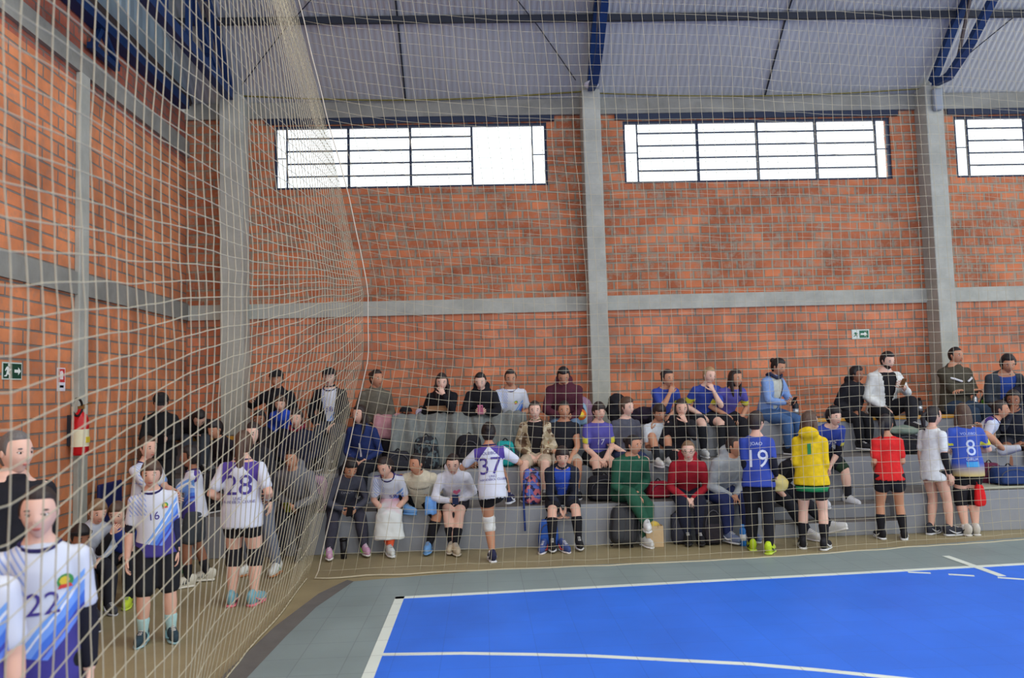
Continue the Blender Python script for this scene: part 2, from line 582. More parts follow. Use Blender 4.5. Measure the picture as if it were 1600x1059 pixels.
M_SHEET = sheet_metal()
mb = MB()
step = .022
nx = int((XR - XL + .4) / step)
vs = []
for j, (y, z) in enumerate(ARCH[:9]):
    for i in range(nx + 1):
        k = (0, .022, .022, 0)[i % 4]
        vs.append((XL - .2 + i * step, y - k * .6, z + k * .8))
fs = []
for j in range(8):
    for i in range(nx):
        a = j * (nx + 1) + i
        fs.append((a, a + nx + 1, a + nx + 2, a + 1))
mb.add(vs, fs)
struct(mb.build('ceiling', M_SHEET, solid=.002))
mb = MB()
vs = []
for j, (y, z) in enumerate(ARCH[8:]):
    vs += [(XL - .2, y, z), (XR, y, z)]
mb.add(vs, [(2 * j, 2 * j + 2, 2 * j + 3, 2 * j + 1) for j in range(4)])
struct(mb.build('ceiling_rear', M_SHEET, solid=.02))

# gable above the left wall: dark fascia, light flashing, ribbed cladding
struct(MB().box(XL + .0, XL + .10, -7, D - .02, 6.21, 6.36).build('trim_fascia', mat((74, 62, 58), .8)))
struct(MB().box(XL + .0, XL + .06, -7, D - .1, 6.361, 6.64).build('trim_flashing', mat((158, 176, 182), .45, .3, 0, 3, .12)))
mb = MB(); vs = []; fs = []
ny = int((11.2 + 3) / .06)
for i in range(ny + 1):
    y = 11.2 - i * .06
    dx = (0, .03, .03, 0)[i % 4]
    vs += [(XL + .02 + dx, y, 6.6), (XL + .02 + dx, y, max(6.62, arch_z(y)))]
for i in range(ny):
    fs.append((2 * i, 2 * i + 1, 2 * i + 3, 2 * i + 2))
mb.add(vs, fs)
struct(mb.build('wall_gable', mat((170, 190, 200), .45, .3, 0, 2, .1), solid=.002))
struct(MB().box(XL + .02, XL + .17, -7, D - .34, 6.06, 6.20).build('trim_wall_chord', M_NAVYSTEEL))

# steel frames: arched trusses over the columns
def truss(cx, tie=False):
    t = empty('roof_truss', (cx, D - .34, 6.2))
    top = [(y, z - .09) for y, z in ARCH if 11.5 >= y >= 0] 
    top = [(11.3, 6.33)] + [p for p in top if p[0] < 11.3]
    bot = [(11.25, 6.28), (10.9, 6.24), (10.35, 6.50), (9.3, 7.25), (8.0, 7.95), (6.3, 8.6), (4.2, 9.15), (2.0, 9.4), (0, 9.4)]
    O = Vector((cx, D - .34, 6.2))
    mt = MB(); mbt = MB(); ml = MB()
    for side, ms in ((top, mt), (bot, mbt)):
        for a, b_ in zip(side[:-1], side[1:]):
            ms.beam(Vector((0, a[0], a[1])) - Vector((0, O.y, O.z)), Vector((0, b_[0], b_[1])) - Vector((0, O.y, O.z)), .09, .10, up=(1, 0, 0))
    def zt(pts, y):
        for a, b_ in zip(pts[:-1], pts[1:]):
            if a[0] >= y >= b_[0]:
                return a[1] + (b_[1] - a[1]) * (a[0] - y) / (a[0] - b_[0])
        return pts[0][1]
    y = 10.7; up = True
    while y > .6:
        y2 = y - .45
        p, q = (zt(bot, y), zt(top, y2)) if up else (zt(top, y), zt(bot, y2))
        ml.beam((0, y - O.y, p - O.z), (0, y2 - O.y, q - O.z), .035, .035)
        y = y2; up = not up
    mt.build('top_chord', M_NAVYSTEEL, t); mbt.build('bottom_chord', M_NAVYSTEEL, t); ml.build('lattice', mat((92, 84, 84), .6, .3), t)
    if tie:
        MB().box(-.06, .06, -9, -.02, -.02, .12).build('tie_beam', M_NAVYSTEEL, t)
        for k in range(8):
            mp = MB().box(-.03, .03, -.9 - k * .75, -.82 - k * .75, .12, arch_z(O.y - .86 - k * .75) - .12 - O.z)
            mp.build('post', M_NAVYSTEEL, t)
    return t


tag(truss(-3.57, True), 'blue steel roof truss with level tie above the corner column', 'roof truss', 'roof trusses')
tag(truss(1.72), 'blue steel roof truss above the middle concrete column', 'roof truss', 'roof trusses')
tag(truss(6.93), 'blue steel roof truss above the right concrete column', 'roof truss', 'roof trusses')
# bracket between wall top and truss on the left wall
t = empty('steel_bracket', (XL + .1, 8.9, 6.0))
tag(t, 'blue triangular steel bracket high on the left wall', 'bracket')
MB().box(-.05, .02, -.32, .32, -.24, -.17).beam((0, .30, -.20), (0, -.1, .1), .06, .06).beam((0, -.28, -.20), (0, -.1, .1), .06, .06).build('brace', M_NAVYSTEEL, t)

# purlin, sag rod and wire braces
tag(MB().beam((XL + .1, 10.58, 7.02), (XR, 10.58, 7.02), .06, .09).build('roof_purlin', M_DARKSTEEL), 'dark steel purlin running the length of the roof sheets', 'purlin')
for x in (-1.05, 4.45):
    pts = [(x, y, z - .03) for y, z in ARCH[1:8]]
    tag(MB().tube(pts, [.013] * len(pts), n=6).build('sag_rod', M_DARKSTEEL), 'thin dark rod under the roof sheets, %s the middle column' % ('left of' if x < 0 else 'right of'), 'rod', 'sag rods')
for x0, x1, lb in ((-3.4, -.2, 'rising right from the corner column'), (1.5, -.9, 'rising left from the middle column'), (7.1, 9.6, 'rising right from the right column')):
    pts = []
    for k in range(9):
        y = 11.3 - 2.6 * k / 8
        pts.append((x0 + (x1 - x0) * k / 8, y, arch_z(y) - .08))
    tag(MB().tube(pts, [.008] * 9, n=5).build('brace_wire', M_DARKSTEEL), 'thin steel brace wire %s' % lb, 'wire', 'roof brace wires')
# cable along the wall top
pts = [(-3.5 + 5.2 * k / 12, D - .12, 6.33 - .10 * math.sin(PI * k / 12)) for k in range(13)]
tag(MB().tube(pts, [.012] * 13, n=6).build('electric_cable', mat((120, 112, 50), .6)), 'yellowish cable sagging along the wall top left of the middle column', 'cable')
pts = [(1.75 + 5.2 * k / 12, D - .12, 6.30 - .08 * math.sin(PI * k / 12)) for k in range(13)]
tag(MB().tube(pts, [.010] * 13, n=6).build('electric_cable', mat((120, 112, 50), .6)), 'yellowish cable sagging along the wall top right of the middle column', 'cable')
# lamp on column top and slanting light lamp at the right column
t = empty('wall_lamp', (1.72, D - .36, 6.28)); tag(t, 'small oval white lamp on top of the middle column', 'lamp')
MB().ell((0, -.04, .04), (.11, .08, .06)).build('lamp_body', mat((215, 215, 228), .4), t)
MB().box(-.03, .03, -.02, .04, -.03, .0).build('bracket', M_DARKSTEEL, t)
t = empty('wall_lamp', (6.95, D - .36, 5.98)); tag(t, 'pale boxy lamp on top of the right column', 'lamp')
MB().box(-.07, .07, -.06, .03, -.12, .22).build('lamp_body', mat((150, 158, 166), .5), t, bevel=.03)

# made-up housings for the added lights, unseen above and behind the view
for lx in (-1.5, 3.5, 8.5):
    for ly in (-4.0, 1.5, 5.8):
        t = empty('added_ceiling_lamp', (lx, ly, 7.6))
        tag(t, kind='structure')
        struct(MB().box(-.62, .62, -.27, .27, 0, .08).build('housing', mat((200, 200, 200), .5), t))
        struct(MB().beam((0, 0, .08), (0, 0, arch_z(ly) - 7.62), .02, .02).build('hanger', M_DARKSTEEL, t))

# concrete bleachers with a short stair cut into the lowest tier
T1, T2, T3 = .48, .87, 1.33
Y2, Y3 = YB + .66, YB + 1.33
S0, S1 = 3.38, 5.0
mb = MB()
for a, b_ in ((XL, S0), (S1, XR)):
    mb.box(a, b_, YB, D, 0, T1)
mb.box(S0, S1, YB, D, 0, .16).box(S0, S1, YB + .30, D, .16, .32).box(S0, S1, Y2 - .05, D, .32, T1)
mb.box(XL, XR, Y2, D, T1, T2).box(XL, XR, Y3, D, T2, T3)
for i in range(len(mb.f)):
    v = [mb.v[j] for j in mb.f[i]]
    zs = [p[2] for p in v]
    if max(zs) - min(zs) < 1e-6:
        mb.m[i] = 1
bl = struct(mb.build('concrete_bleacher', [M_BLEACH, M_TREAD], bevel=.006))
tag(bl, 'grey painted concrete bleacher with three tiers along the back wall', 'bleacher')
for a, b_ in ((XL, -2.6), (-1.35, -.2), (4.2, 9.6)):
    tag(MB().box(a, b_, Y3 - .02, Y3 - .001, T3 - .035, T3 + .012).build('trim_1', mat((206, 150, 52), .6)), kind='structure')

# ---------------------------------------------------------------- signs, extinguisher
def flat_sign(loc, rz, wd, ht, base, border, marks, label, name='exit_sign', cat='sign'):
    t = empty(name, loc, rz)
    tag(t, label, cat)
    MB().box(-wd / 2, wd / 2, -.006, 0, -ht / 2, ht / 2).build('sign_panel', mat(border, .5), t)
    k = .012
    MB().box(-wd / 2 + k, wd / 2 - k, -.0075, -.0061, -ht / 2 + k, ht / 2 - k).build('sign_field', mat(base, .5), t)
    for nm, poly, col in marks:
        m_ = MB(); n = len(poly)
        m_.add([(x, -.0078, z) for x, z in poly] + [(x, -.0092, z) for x, z in poly],
               [tuple(range(n)), tuple(range(n, 2 * n))[::-1]] + [(i, i + n, (i + 1) % n + n, (i + 1) % n) for i in range(n)])
        m_.build(nm, mat(col, .5), t)
    return t


W = (232, 240, 234)


def pr(cx, cz, s, pts):
    return [(cx + x * s, cz + z * s) for x, z in pts]


MAN = [(-.10, .42), (.06, .40), (.22, .22), (.40, .26), (.42, .16), (.20, .08), (.12, -.02), (.30, -.20), (.24, -.50), (.12, -.50), (.14, -.26), (-.06, -.16), (-.16, -.34), (-.45, -.36), (-.45, -.26), (-.24, -.22), (-.12, .10), (-.20, .20), (-.30, .06), (-.38, .12), (-.24, .34)]
ARW = [(-.5, .14), (.08, .14), (.08, .36), (.5, 0), (.08, -.36), (.08, -.14), (-.5, -.14)]
HEADP = [(.13 * math.cos(a * PI / 4), .13 * math.sin(a * PI / 4)) for a in range(8)]
# on the left wall the sign faces +X : rotate so its front (-y) looks to +X
flat_sign((XL + .002, 7.36, 2.155), PI / 2, .30, .16, (20, 70, 52), (200, 215, 205),
          [('running_figure', pr(-.07, -.01, .12, MAN), W), ('running_figure', pr(-.055, .055, .12, HEADP), W), ('arrow', pr(.08, 0, .10, ARW), W)],
          'green exit sign with running figure on the left brick wall')
flat_sign((5.75, D - .002, 2.545), 0, .27, .145, (222, 232, 226), (205, 220, 212),
          [('arrow_field', [(-.02, -.055), (.12, -.055), (.12, .055), (-.02, .055)], (40, 110, 82)), ],
          'small pale green exit sign on the back wall left of the right column')
es = [o for o in C.objects if o.name.startswith('exit_sign')][-1]
m_ = MB(); poly = pr(.05, 0, .10, ARW); n = len(poly)
m_.add([(x, -.0095, z) for x, z in poly] + [(x, -.0105, z) for x, z in poly], [tuple(range(n)), tuple(range(n, 2 * n))[::-1]] + [(i, i + n, (i + 1) % n + n, (i + 1) % n) for i in range(n)])
m_.build('arrow', mat(W, .5), es)
m_ = MB(); poly = pr(-.075, -.005, .085, MAN); n = len(poly)
m_.add([(x, -.0078, z) for x, z in poly] + [(x, -.0092, z) for x, z in poly], [tuple(range(n)), tuple(range(n, 2 * n))[::-1]] + [(i, i + n, (i + 1) % n + n, (i + 1) % n) for i in range(n)])
m_.build('running_figure', mat((40, 110, 82), .5), es)
t = flat_sign((XL + .002, 8.20, 2.09), PI / 2, .15, .24, (205, 56, 56), (228, 222, 226),
              [('lower_field', [(-.07, -.11), (.07, -.11), (.07, -.03), (-.07, -.03)], (226, 226, 236)),
               ('blue_mark', [(-.04, -.085), (.04, -.085), (.04, -.06), (-.04, -.06)], (70, 90, 170)),
               ('symbol', [(-.03, 0), (.03, 0), (.03, .07), (.01, .09), (-.03, .08)], (240, 225, 225))],
              'red and white extinguisher notice above the fire extinguisher', 'safety_notice')
t = empty('fire_extinguisher', (XL + .12, 8.36, 1.30)); tag(t, 'red fire extinguisher with curled black hose on the left wall', 'fire extinguisher')
MB().lathe([(.0, 0), (.07, .0), (.083, .02), (.083, .36), (.065, .42), (.03, .45), (.022, .48), (0, .48)]).build('cylinder_body', mat((196, 28, 36), .3), t)
ml = MB().lathe([(.0845, .09), (.0845, .27)], n=16)
ml.f = [q for q in ml.f[:-2]]; ml.m = ml.m[:-2]; ml.smooth = ml.smooth[:-2]
ml.build('paper_label', mat((226, 222, 190), .6), t)
MB().box(.02, .087, -.035, .03, .13, .19).build('yellow_label', mat((220, 196, 60), .6), t)
MB().box(-.02, .05, -.015, .015, .48, .51).beam((0, 0, .51), (.12, 0, .54), .02, .012).build('valve_handle', mat((150, 120, 70), .4, .6), t)
pts = [(.02 + .0 * k, -.10 - .10 * math.cos(k * PI / 8 + .2), .50 + .09 * math.sin(k * PI / 8 + .2)) for k in range(15)]
MB().tube(pts, [.012] * 15, n=8).build('hose', mat((34, 30, 30), .6), t)
MB().box(-.12, -.08, -.03, .03, .1, .42).build('wall_bracket', M_DARKSTEEL, t)

# ---------------------------------------------------------------- people
SK = {'light': (224, 178, 156), 'fair': (232, 190, 170), 'tan': (196, 142, 112), 'brown': (150, 102, 78)}
HR = {'black': (30, 25, 26), 'dark': (44, 33, 30), 'brown': (84, 62, 48), 'light': (132, 104, 76), 'blond': (168, 138, 98), 'grey': (104, 100, 98)}


def skin(c):
    key = ('skin', c)
    if key not in MATS:
        m, nt, b = new_mat('skin_' + c)
        b.inputs['Base Color'].default_value = lin(SK[c]); b.inputs['Roughness'].default_value = .55
        b.inputs['Subsurface Weight'].default_value = 0.0
        b.inputs['Specular IOR Level'].default_value = .3
        MATS[key] = m
    return MATS[key]


def hair_mat(c):
    key = ('hair', c)
    if key not in MATS:
        m, nt, b = new_mat('hair_' + c)
        tc = N(nt, 'ShaderNodeTexCoord'); mp = N(nt, 'ShaderNodeMapping'); mp.inputs['Scale'].default_value = (60, 60, 8)
        no = N(nt, 'ShaderNodeTexNoise'); no.inputs['Scale'].default_value = 2.0
        nt.links.new(tc.outputs['Object'], mp.inputs[0]); nt.links.new(mp.outputs[0], no.inputs['Vector'])
        cr = N(nt, 'ShaderNodeValToRGB'); cc = lin(HR[c])
        cr.color_ramp.elements[0].color = tuple(v * .6 for v in cc[:3]) + (1,); cr.color_ramp.elements[1].color = tuple(v * 1.4 for v in cc[:3]) + (1,)
        nt.links.new(no.outputs['Fac'], cr.inputs[0]); nt.links.new(cr.outputs[0], b.inputs['Base Color'])
        bp = N(nt, 'ShaderNodeBump'); bp.inputs['Strength'].default_value = .5; bp.inputs['Distance'].default_value = .006
        nt.links.new(no.outputs['Fac'], bp.inputs['Height']); nt.links.new(bp.outputs[0], b.inputs['Normal'])
        b.inputs['Roughness'].default_value = .55
        MATS[key] = m
    return MATS[key]


class G:
    """small maths on shader values"""

    def __init__(s, nt): s.nt = nt

    def op(s, o, *a):
        n = N(s.nt, 'ShaderNodeMath', operation=o)
        for i, v in enumerate(a):
            if isinstance(v, (int, float)): n.inputs[i].default_value = v
            else: s.nt.links.new(v, n.inputs[i])
        return n.outputs[0]

    def mix(s, f, a, b):
        n = N(s.nt, 'ShaderNodeMixRGB')
        for i, v in enumerate((f, a, b)):
            if isinstance(v, tuple): n.inputs[i].default_value = v
            elif isinstance(v, (int, float)): n.inputs[i].default_value = v
            else: s.nt.links.new(v, n.inputs[i])
        return n.outputs[0]


def jersey(kind):
    key = ('jersey', kind)
    if key in MATS: return MATS[key]
    m, nt, b = new_mat('jersey_' + kind)
    g = G(nt)
    tc = N(nt, 'ShaderNodeTexCoord'); sp = N(nt, 'ShaderNodeSeparateXYZ'); nt.links.new(tc.outputs['Object'], sp.inputs[0])
    x, y, z = sp.outputs
    no = N(nt, 'ShaderNodeTexNoise'); no.inputs['Scale'].default_value = 7; nt.links.new(tc.outputs['Object'], no.inputs['Vector'])
    nz = g.op('SUBTRACT', no.outputs['Fac'], .5)
    ax = g.op('ABSOLUTE', x)
    if kind == 'home':
        # front: white above, light and royal blue slanting streaks, violet below; back: white with violet yoke
        t = g.op('SUBTRACT', g.op('MULTIPLY', x, 1.25), z)
        t = g.op('ADD', t, g.op('MULTIPLY', nz, .05))
        cr = N(nt, 'ShaderNodeValToRGB'); cr.color_ramp.interpolation = 'CONSTANT'
        nt.links.new(g.op('ADD', t, .5), cr.inputs[0])
        el = cr.color_ramp.elements
        el[0].position = 0; el[0].color = lin((214, 220, 232))
        el[1].position = .34; el[1].color = lin((120, 170, 240))
        for p, c in ((.375, (226, 232, 244)), (.39, (120, 165, 240)), (.43, (70, 120, 222)), (.475, (64, 74, 178)), (.50, (104, 140, 232)), (.53, (62, 56, 138))):
            e = el.new(p); e.color = lin(c)
        low = g.op('LESS_THAN', g.op('ADD', z, g.op('MULTIPLY', x, .25)), .035)
        front = g.mix(low, cr.outputs[0], lin((62, 56, 142)))
        # shoulder streaks on the wearer's right
        st = g.op('GREATER_THAN', g.op('SINE', g.op('MULTIPLY', g.op('ADD', g.op('MULTIPLY', x, 1.6), z), 150.0)), .35)
        reg = g.op('MULTIPLY', g.op('LESS_THAN', x, -.045), g.op('GREATER_THAN', z, .27))
        front = g.mix(g.op('MULTIPLY', g.op('MULTIPLY', st, reg), .8), front, lin((130, 160, 225)))
        yoke = g.op('MULTIPLY', g.op('GREATER_THAN', z, g.op('SUBTRACT', g.op('SUBTRACT', .475, g.op('MULTIPLY', ax, 0.0)), g.op('MULTIPLY', ax, 1.15))), g.op('LESS_THAN', ax, .165))
        back = g.mix(yoke, lin((214, 219, 232)), lin((82, 62, 152)))
        isb = g.op('GREATER_THAN', y, 0.012)
        col = g.mix(isb, front, back)
        sl = g.op('GREATER_THAN', ax, .17)
        col = g.mix(sl, col, lin((214, 219, 232)))
        nt.links.new(col, b.inputs['Base Color'])
    elif kind in ('away', 'away_fade', 'away_violet'):
        base = {'away': (52, 80, 180), 'away_fade': (58, 92, 190), 'away_violet': (98, 94, 178)}[kind]
        dark = {'away': (30, 48, 128), 'away_fade': (40, 70, 168), 'away_violet': (66, 62, 150)}[kind]
        col = g.mix(g.op('MULTIPLY', no.outputs['Fac'], .8), lin(base), lin(dark))
        if kind == 'away_fade':
            f = g.op('MULTIPLY', g.op('SUBTRACT', .06, z), 7.0); f = g.op('MINIMUM', g.op('MAXIMUM', f, 0.0), 1.0)
            col = g.mix(f, col, lin((206, 186, 120)))
        patch = g.op('MULTIPLY', g.op('GREATER_THAN', ax, .15), g.op('MULTIPLY', g.op('GREATER_THAN', z, .26), g.op('MULTIPLY', g.op('LESS_THAN', z, .33), g.op('LESS_THAN', y, .02))))
        col = g.mix(patch, col, lin((214, 208, 60)))
        nt.links.new(col, b.inputs['Base Color'])
    elif kind == 'camo':
        n2 = N(nt, 'ShaderNodeTexNoise'); n2.inputs['Scale'].default_value = 11; nt.links.new(tc.outputs['Object'], n2.inputs['Vector'])
        n3 = N(nt, 'ShaderNodeTexNoise'); n3.inputs['Scale'].default_value = 15; nt.links.new(tc.outputs['Object'], n3.inputs['Vector'])
        col = g.mix(g.op('GREATER_THAN', n2.outputs['Fac'], .52), lin((176, 160, 128)), lin((108, 84, 62)))
        col = g.mix(g.op('GREATER_THAN', n3.outputs['Fac'], .58), col, lin((208, 196, 168)))
        nt.links.new(col, b.inputs['Base Color'])
    elif kind == 'tiedye':
        f = g.op('MULTIPLY', g.op('SUBTRACT', z, .0), 5.0); f = g.op('MINIMUM', g.op('MAXIMUM', g.op('ADD', f, g.op('MULTIPLY', nz, 2.0)), 0.0), 1.0)
        nt.links.new(g.mix(f, lin((226, 232, 230)), lin((232, 170, 186))), b.inputs['Base Color'])
    elif kind == 'floral':
        vo = N(nt, 'ShaderNodeTexVoronoi'); vo.inputs['Scale'].default_value = 26; nt.links.new(tc.outputs['Object'], vo.inputs['Vector'])
        sp2 = N(nt, 'ShaderNodeSeparateXYZ'); nt.links.new(vo.outputs['Color'], sp2.inputs[0])
        col = g.mix(g.op('GREATER_THAN', sp2.outputs[0], .5), lin((40, 42, 84)), lin((206, 110, 120)))
        col = g.mix(g.op('GREATER_THAN', sp2.outputs[1], .72), col, lin((90, 110, 190)))
        nt.links.new(col, b.inputs['Base Color'])
    elif kind == 'leafdark':
        vo = N(nt, 'ShaderNodeTexVoronoi'); vo.inputs['Scale'].default_value = 24; nt.links.new(tc.outputs['Object'], vo.inputs['Vector'])
        sp2 = N(nt, 'ShaderNodeSeparateXYZ'); nt.links.new(vo.outputs['Color'], sp2.inputs[0])
        nt.links.new(g.mix(g.op('GREATER_THAN', sp2.outputs[0], .6), lin((30, 34, 42)), lin((84, 100, 104))), b.inputs['Base Color'])
    elif kind == 'mat_texture':
        pass
    bp = N(nt, 'ShaderNodeBump'); bp.inputs['Strength'].default_value = .15; bp.inputs['Distance'].default_value = .01
    n9 = N(nt, 'ShaderNodeTexNoise'); n9.inputs['Scale'].default_value = 14; nt.links.new(tc.outputs['Object'], n9.inputs['Vector'])
    nt.links.new(n9.outputs['Fac'], bp.inputs['Height']); nt.links.new(bp.outputs[0], b.inputs['Normal'])
    b.inputs['Roughness'].default_value = .8
    MATS[key] = m
    return m


def top_mat(c):
    return jersey(c) if isinstance(c, str) else cloth(c)


def sm(a, b, x):
    t = max(0.0, min(1.0, (x - a) / (b - a))); return t * t * (3 - 2 * t)


def head_fn(q):
    """unit head: chin at z -.5, crown at +.5, face towards -y"""
    x, y, z = q
    k = 1 - .30 * sm(.05, -.5, z)
    x *= k
    if y > 0:
        y *= 1 + .10 * sm(-.1, .2, z) - .25 * sm(-.1, -.45, z)
    if y < 0:
        y -= .085 * math.exp(-((x / .055) ** 2) - ((z + .09) / .085) ** 2)
        y -= .03 * math.exp(-((x / .045) ** 2) - ((z - .0) / .10) ** 2)
        for s in (-1, 1):
            y += .038 * math.exp(-(((x - s * .14) / .075) ** 2) - ((z - .02) / .055) ** 2)
            y -= .012 * math.exp(-(((x - s * .19) / .08) ** 2) - ((z + .12) / .08) ** 2)
        y -= .022 * math.exp(-((x / .10) ** 2) - ((z + .26) / .035) ** 2)
        y += .014 * math.exp(-((x / .10) ** 2) - ((z + .33) / .03) ** 2)
        y -= .03 * math.exp(-((x / .09) ** 2) - ((z + .43) / .06) ** 2)
    return Vector((x, y, z))


def surf_y(x, z):
    v = 1 - (x / .33) ** 2 - (z / .5) ** 2
    return head_fn(Vector((x, -.41 * math.sqrt(max(.01, v)), z))).y


def add_head(mb, M, hh, child, glasses=False, det=1):
    """adds head, ears, eyes, brows, mouth into mb; materials 0 skin 1 white 2 iris 3 lip 4 brow"""
    R = M.to_3x3() * hh
    c = M.translation
    nu, nv = (30, 24) if det > 1 else (20, 16)
    mb.ell(c, (.33, .41, .5), R, nu, nv, 0, head_fn)
    for s in (-1, 1):
        ey = surf_y(s * .135, .02)
        mb.ell(c + R @ Vector((s * .135, ey + .004, .02)), (.062, .024, .030), R, 8, 6, 1)
        mb.ell(c + R @ Vector((s * .135, ey - .012, .02)), (.032, .016, .031), R, 8, 6, 2)
        mb.tube([c + R @ Vector((s * (.135 + dx_), surf_y(s * (.135 + dx_), .05) + .006, .052 - abs(dx_) * .3)) for dx_ in (-.06, 0, .065)], [.010 * hh] * 3, n=5, mi=2)
        mb.ell(c + R @ Vector((s * .14, surf_y(s * .14, .115) + .002, .115)), (.082, .020, .019), R, 8, 4, 4)
        mb.ell(c + R @ Vector((s * .325, .02, -.01)), (.03, .065, .095), R, 8, 6, 0)
        mb.ell(c + R @ Vector((s * .035, surf_y(s * .035, -.12) + .012, -.125)), (.022, .02, .016), R, 6, 4, 0)
    mb.ell(c + R @ Vector((0, surf_y(0, -.245) + .006, -.247)), (.095, .020, .017), R, 10, 5, 3)
    mb.ell(c + R @ Vector((0, surf_y(0, -.275) + .006, -.275)), (.07, .019, .017), R, 10, 5, 3)


def add_hair(mb, M, hh, style, bangs=0.0):
    R = M.to_3x3() * hh
    c = M.translation
    side_open = {'short': -.05, 'pony': .0, 'long': .0, 'longpony': .0, 'bun': .0, 'curly': -.05, 'buzz': -.05}[style]
    thick = {'short': 1.15, 'pony': 1.09, 'longpony': 1.09, 'long': 1.13, 'bun': 1.09, 'curly': 1.25, 'buzz': 1.05}[style]
    hl = .30 - bangs
    rnd = random.Random(int(c.x * 1000) + 5)

    def fn(q):
        d = Vector((q.x / .35, q.y / .41, q.z / .5)).normalized()
        # face opening
        face = sm(-.08, -.17, q.y) * sm(hl + .05, hl - .02, q.z + .25 * max(0, abs(q.x) - .12))
        face = max(face, sm(.02, -.10, q.y) * sm(-.02, -.12, q.z)) if style in ('short', 'buzz', 'pony', 'bun', 'curly') else face
        nape = sm(-.30, -.40, q.z) if style not in ('long',) else sm(-.42, -.5, q.z)
        ear = sm(.10, .02, abs(q.y - .0)) * sm(.10, .0, q.z) if style in ('short', 'buzz', 'pony', 'bun', 'curly') else 0
        hid = max(face, nape, ear * .9)
        p = head_fn(q) if q.y > 0 else Vector((q.x * (1 - .3 * sm(.05, -.5, q.z)), q.y, q.z))
        k = thick
        if style == 'curly':
            k += .06 * mnoise.noise(Vector((q.x, q.y, q.z)) * 14 + c)
        elif style in ('short', 'long'):
            k += .025 * mnoise.noise(Vector((q.x, q.y, q.z)) * 9 + c)
        k = k * (1 - hid) + .86 * hid
        out = p * k
        if hid < .5 and q.z > .1: out.z += .012
        return out
    mb.ell(c, (.335, .41, .5), R, 30, 22, 0, fn)
    if style == 'pony':
        P = [(0, .40, .16), (0, .56, .08), (.02, .60, -.15), (.03, .56, -.45), (.02, .50, -.75)]
        mb.tube([c + R @ Vector(p) for p in P], [.07 * hh, .11 * hh, .13 * hh, .10 * hh, .03 * hh], n=8)
        mb.ell(c + R @ Vector((0, .44, .14)), .09, R, 8, 6)
    if style == 'longpony':
        P = [(0, .36, .20), (0, .50, .14), (.02, .52, -.15), (.03, .50, -.6), (.0, .46, -1.1), (.02, .44, -1.5)]
        mb.tube([c + R @ Vector(p) for p in P], [(.08 * hh, .08 * hh), (.13 * hh, .10 * hh), (.17 * hh, .12 * hh), (.16 * hh, .10 * hh), (.11 * hh, .07 * hh), (.03 * hh, .02 * hh)], side=R @ Vector((1, 0, 0)), n=10)
    if style == 'bun':
        mb.ell(c + R @ Vector((0, .46, .22)), (.17, .15, .16), R, 12, 8)
    if style == 'long':
        P = [(0, .26, .1), (0, .34, -.35), (0, .32, -.8), (0, .30, -1.15)]
        mb.tube([c + R @ Vector(p) for p in P], [(.30 * hh, .16 * hh), (.33 * hh, .13 * hh), (.30 * hh, .10 * hh), (.2 * hh, .05 * hh)], side=R @ Vector((1, 0, 0)), n=12)
        for s in (-1, 1):
            P = [(s * .32, .0, .1), (s * .36, -.02, -.35), (s * .34, -.12, -.75), (s * .30, -.16, -1.05)]
            mb.tube([c + R @ Vector(p) for p in P], [(.07 * hh, .15 * hh), (.08 * hh, .15 * hh), (.09 * hh, .10 * hh), (.04 * hh, .05 * hh)], side=R @ Vector((1, 0, 0)), n=10)


# hand: palm along -z from the wrist, palm faces +y side of its frame, thumb towards +x
FING = [(.030, .070, .0085), (.010, .080, .009), (-.011, .075, .0087), (-.030, .058, .0075)]


def add_hand(mb, M, s, side, curl, mi=0):
    """M: wrist frame, -z along the fingers, +y = palm side; s scale; side +1 thumb to +x"""
    def P(x, y, z):
        return M @ Vector((x * side * s, y * s, z * s))
    sd = (M.to_3x3() @ Vector((1, 0, 0)))
    mb.tube([P(0, 0, .012), P(.0, 0, -.02), P(.002, 0, -.055), P(0, .002, -.088)], [(.024 * s, .018 * s), (.033 * s, .017 * s), (.041 * s, .0155 * s), (.040 * s, .012 * s)], side=sd, n=12, mi=mi)
    for i, (x, l, r) in enumerate(FING):
        z0 = -.085 + (.006 if i == 3 else 0) - (.004 if i == 1 else 0)
        pts = [P(x, 0, z0 + .012)]
        a = .12 + i * .03
        pos = Vector((x, 0.001, z0)); an = curl * .55 + .10
        pts.append(P(*pos))
        spread = (x / .03) * .10
        for seg, k in ((.44, 1.0), (.31, 1.2), (.25, .9)):
            pos = pos + Vector((spread * l * seg, math.sin(an), -math.cos(an)) if False else (spread * l * seg, math.sin(an) * l * seg, -math.cos(an) * l * seg))
            pts.append(P(*pos)); an += curl * k * (.95 + .07 * i)
        mb.tube(pts, [r * s, r * 1.02 * s, r * .95 * s, r * .88 * s, r * .72 * s], n=8, mi=mi)
    a = .9 - curl * .4
    pts = [P(.022, .004, -.018), P(.042, .010, -.038), P(.042 + .030 * math.sin(a), .016 + .014 * curl, -.038 - .030 * math.cos(a)), P(.042 + .050 * math.sin(a * .8), .020 + .03 * curl, -.042 - .055 * math.cos(a * .8))]
    mb.tube(pts, [.014 * s, .0125 * s, .0105 * s, .008 * s], n=8, mi=mi)


def ik(a, b, l1, l2, pole):
    """middle joint for a two-bone limb from a to b; returns mid and (possibly shortened) end"""
    d = b - a; L = d.length
    mx = (l1 + l2) * .995
    if L > mx:
        b = a + d * (mx / L); d = b - a; L = mx
    if L < abs(l1 - l2) + .02:
        L = abs(l1 - l2) + .02
    t = d.normalized()
    p = pole - t * pole.dot(t)
    if p.length < 1e-4: p = t.orthogonal()
    p.normalize()
    x = (l1 * l1 - l2 * l2 + L * L) / (2 * L)
    h = math.sqrt(max(0, l1 * l1 - x * x))
    return a + t * x + p * h, b


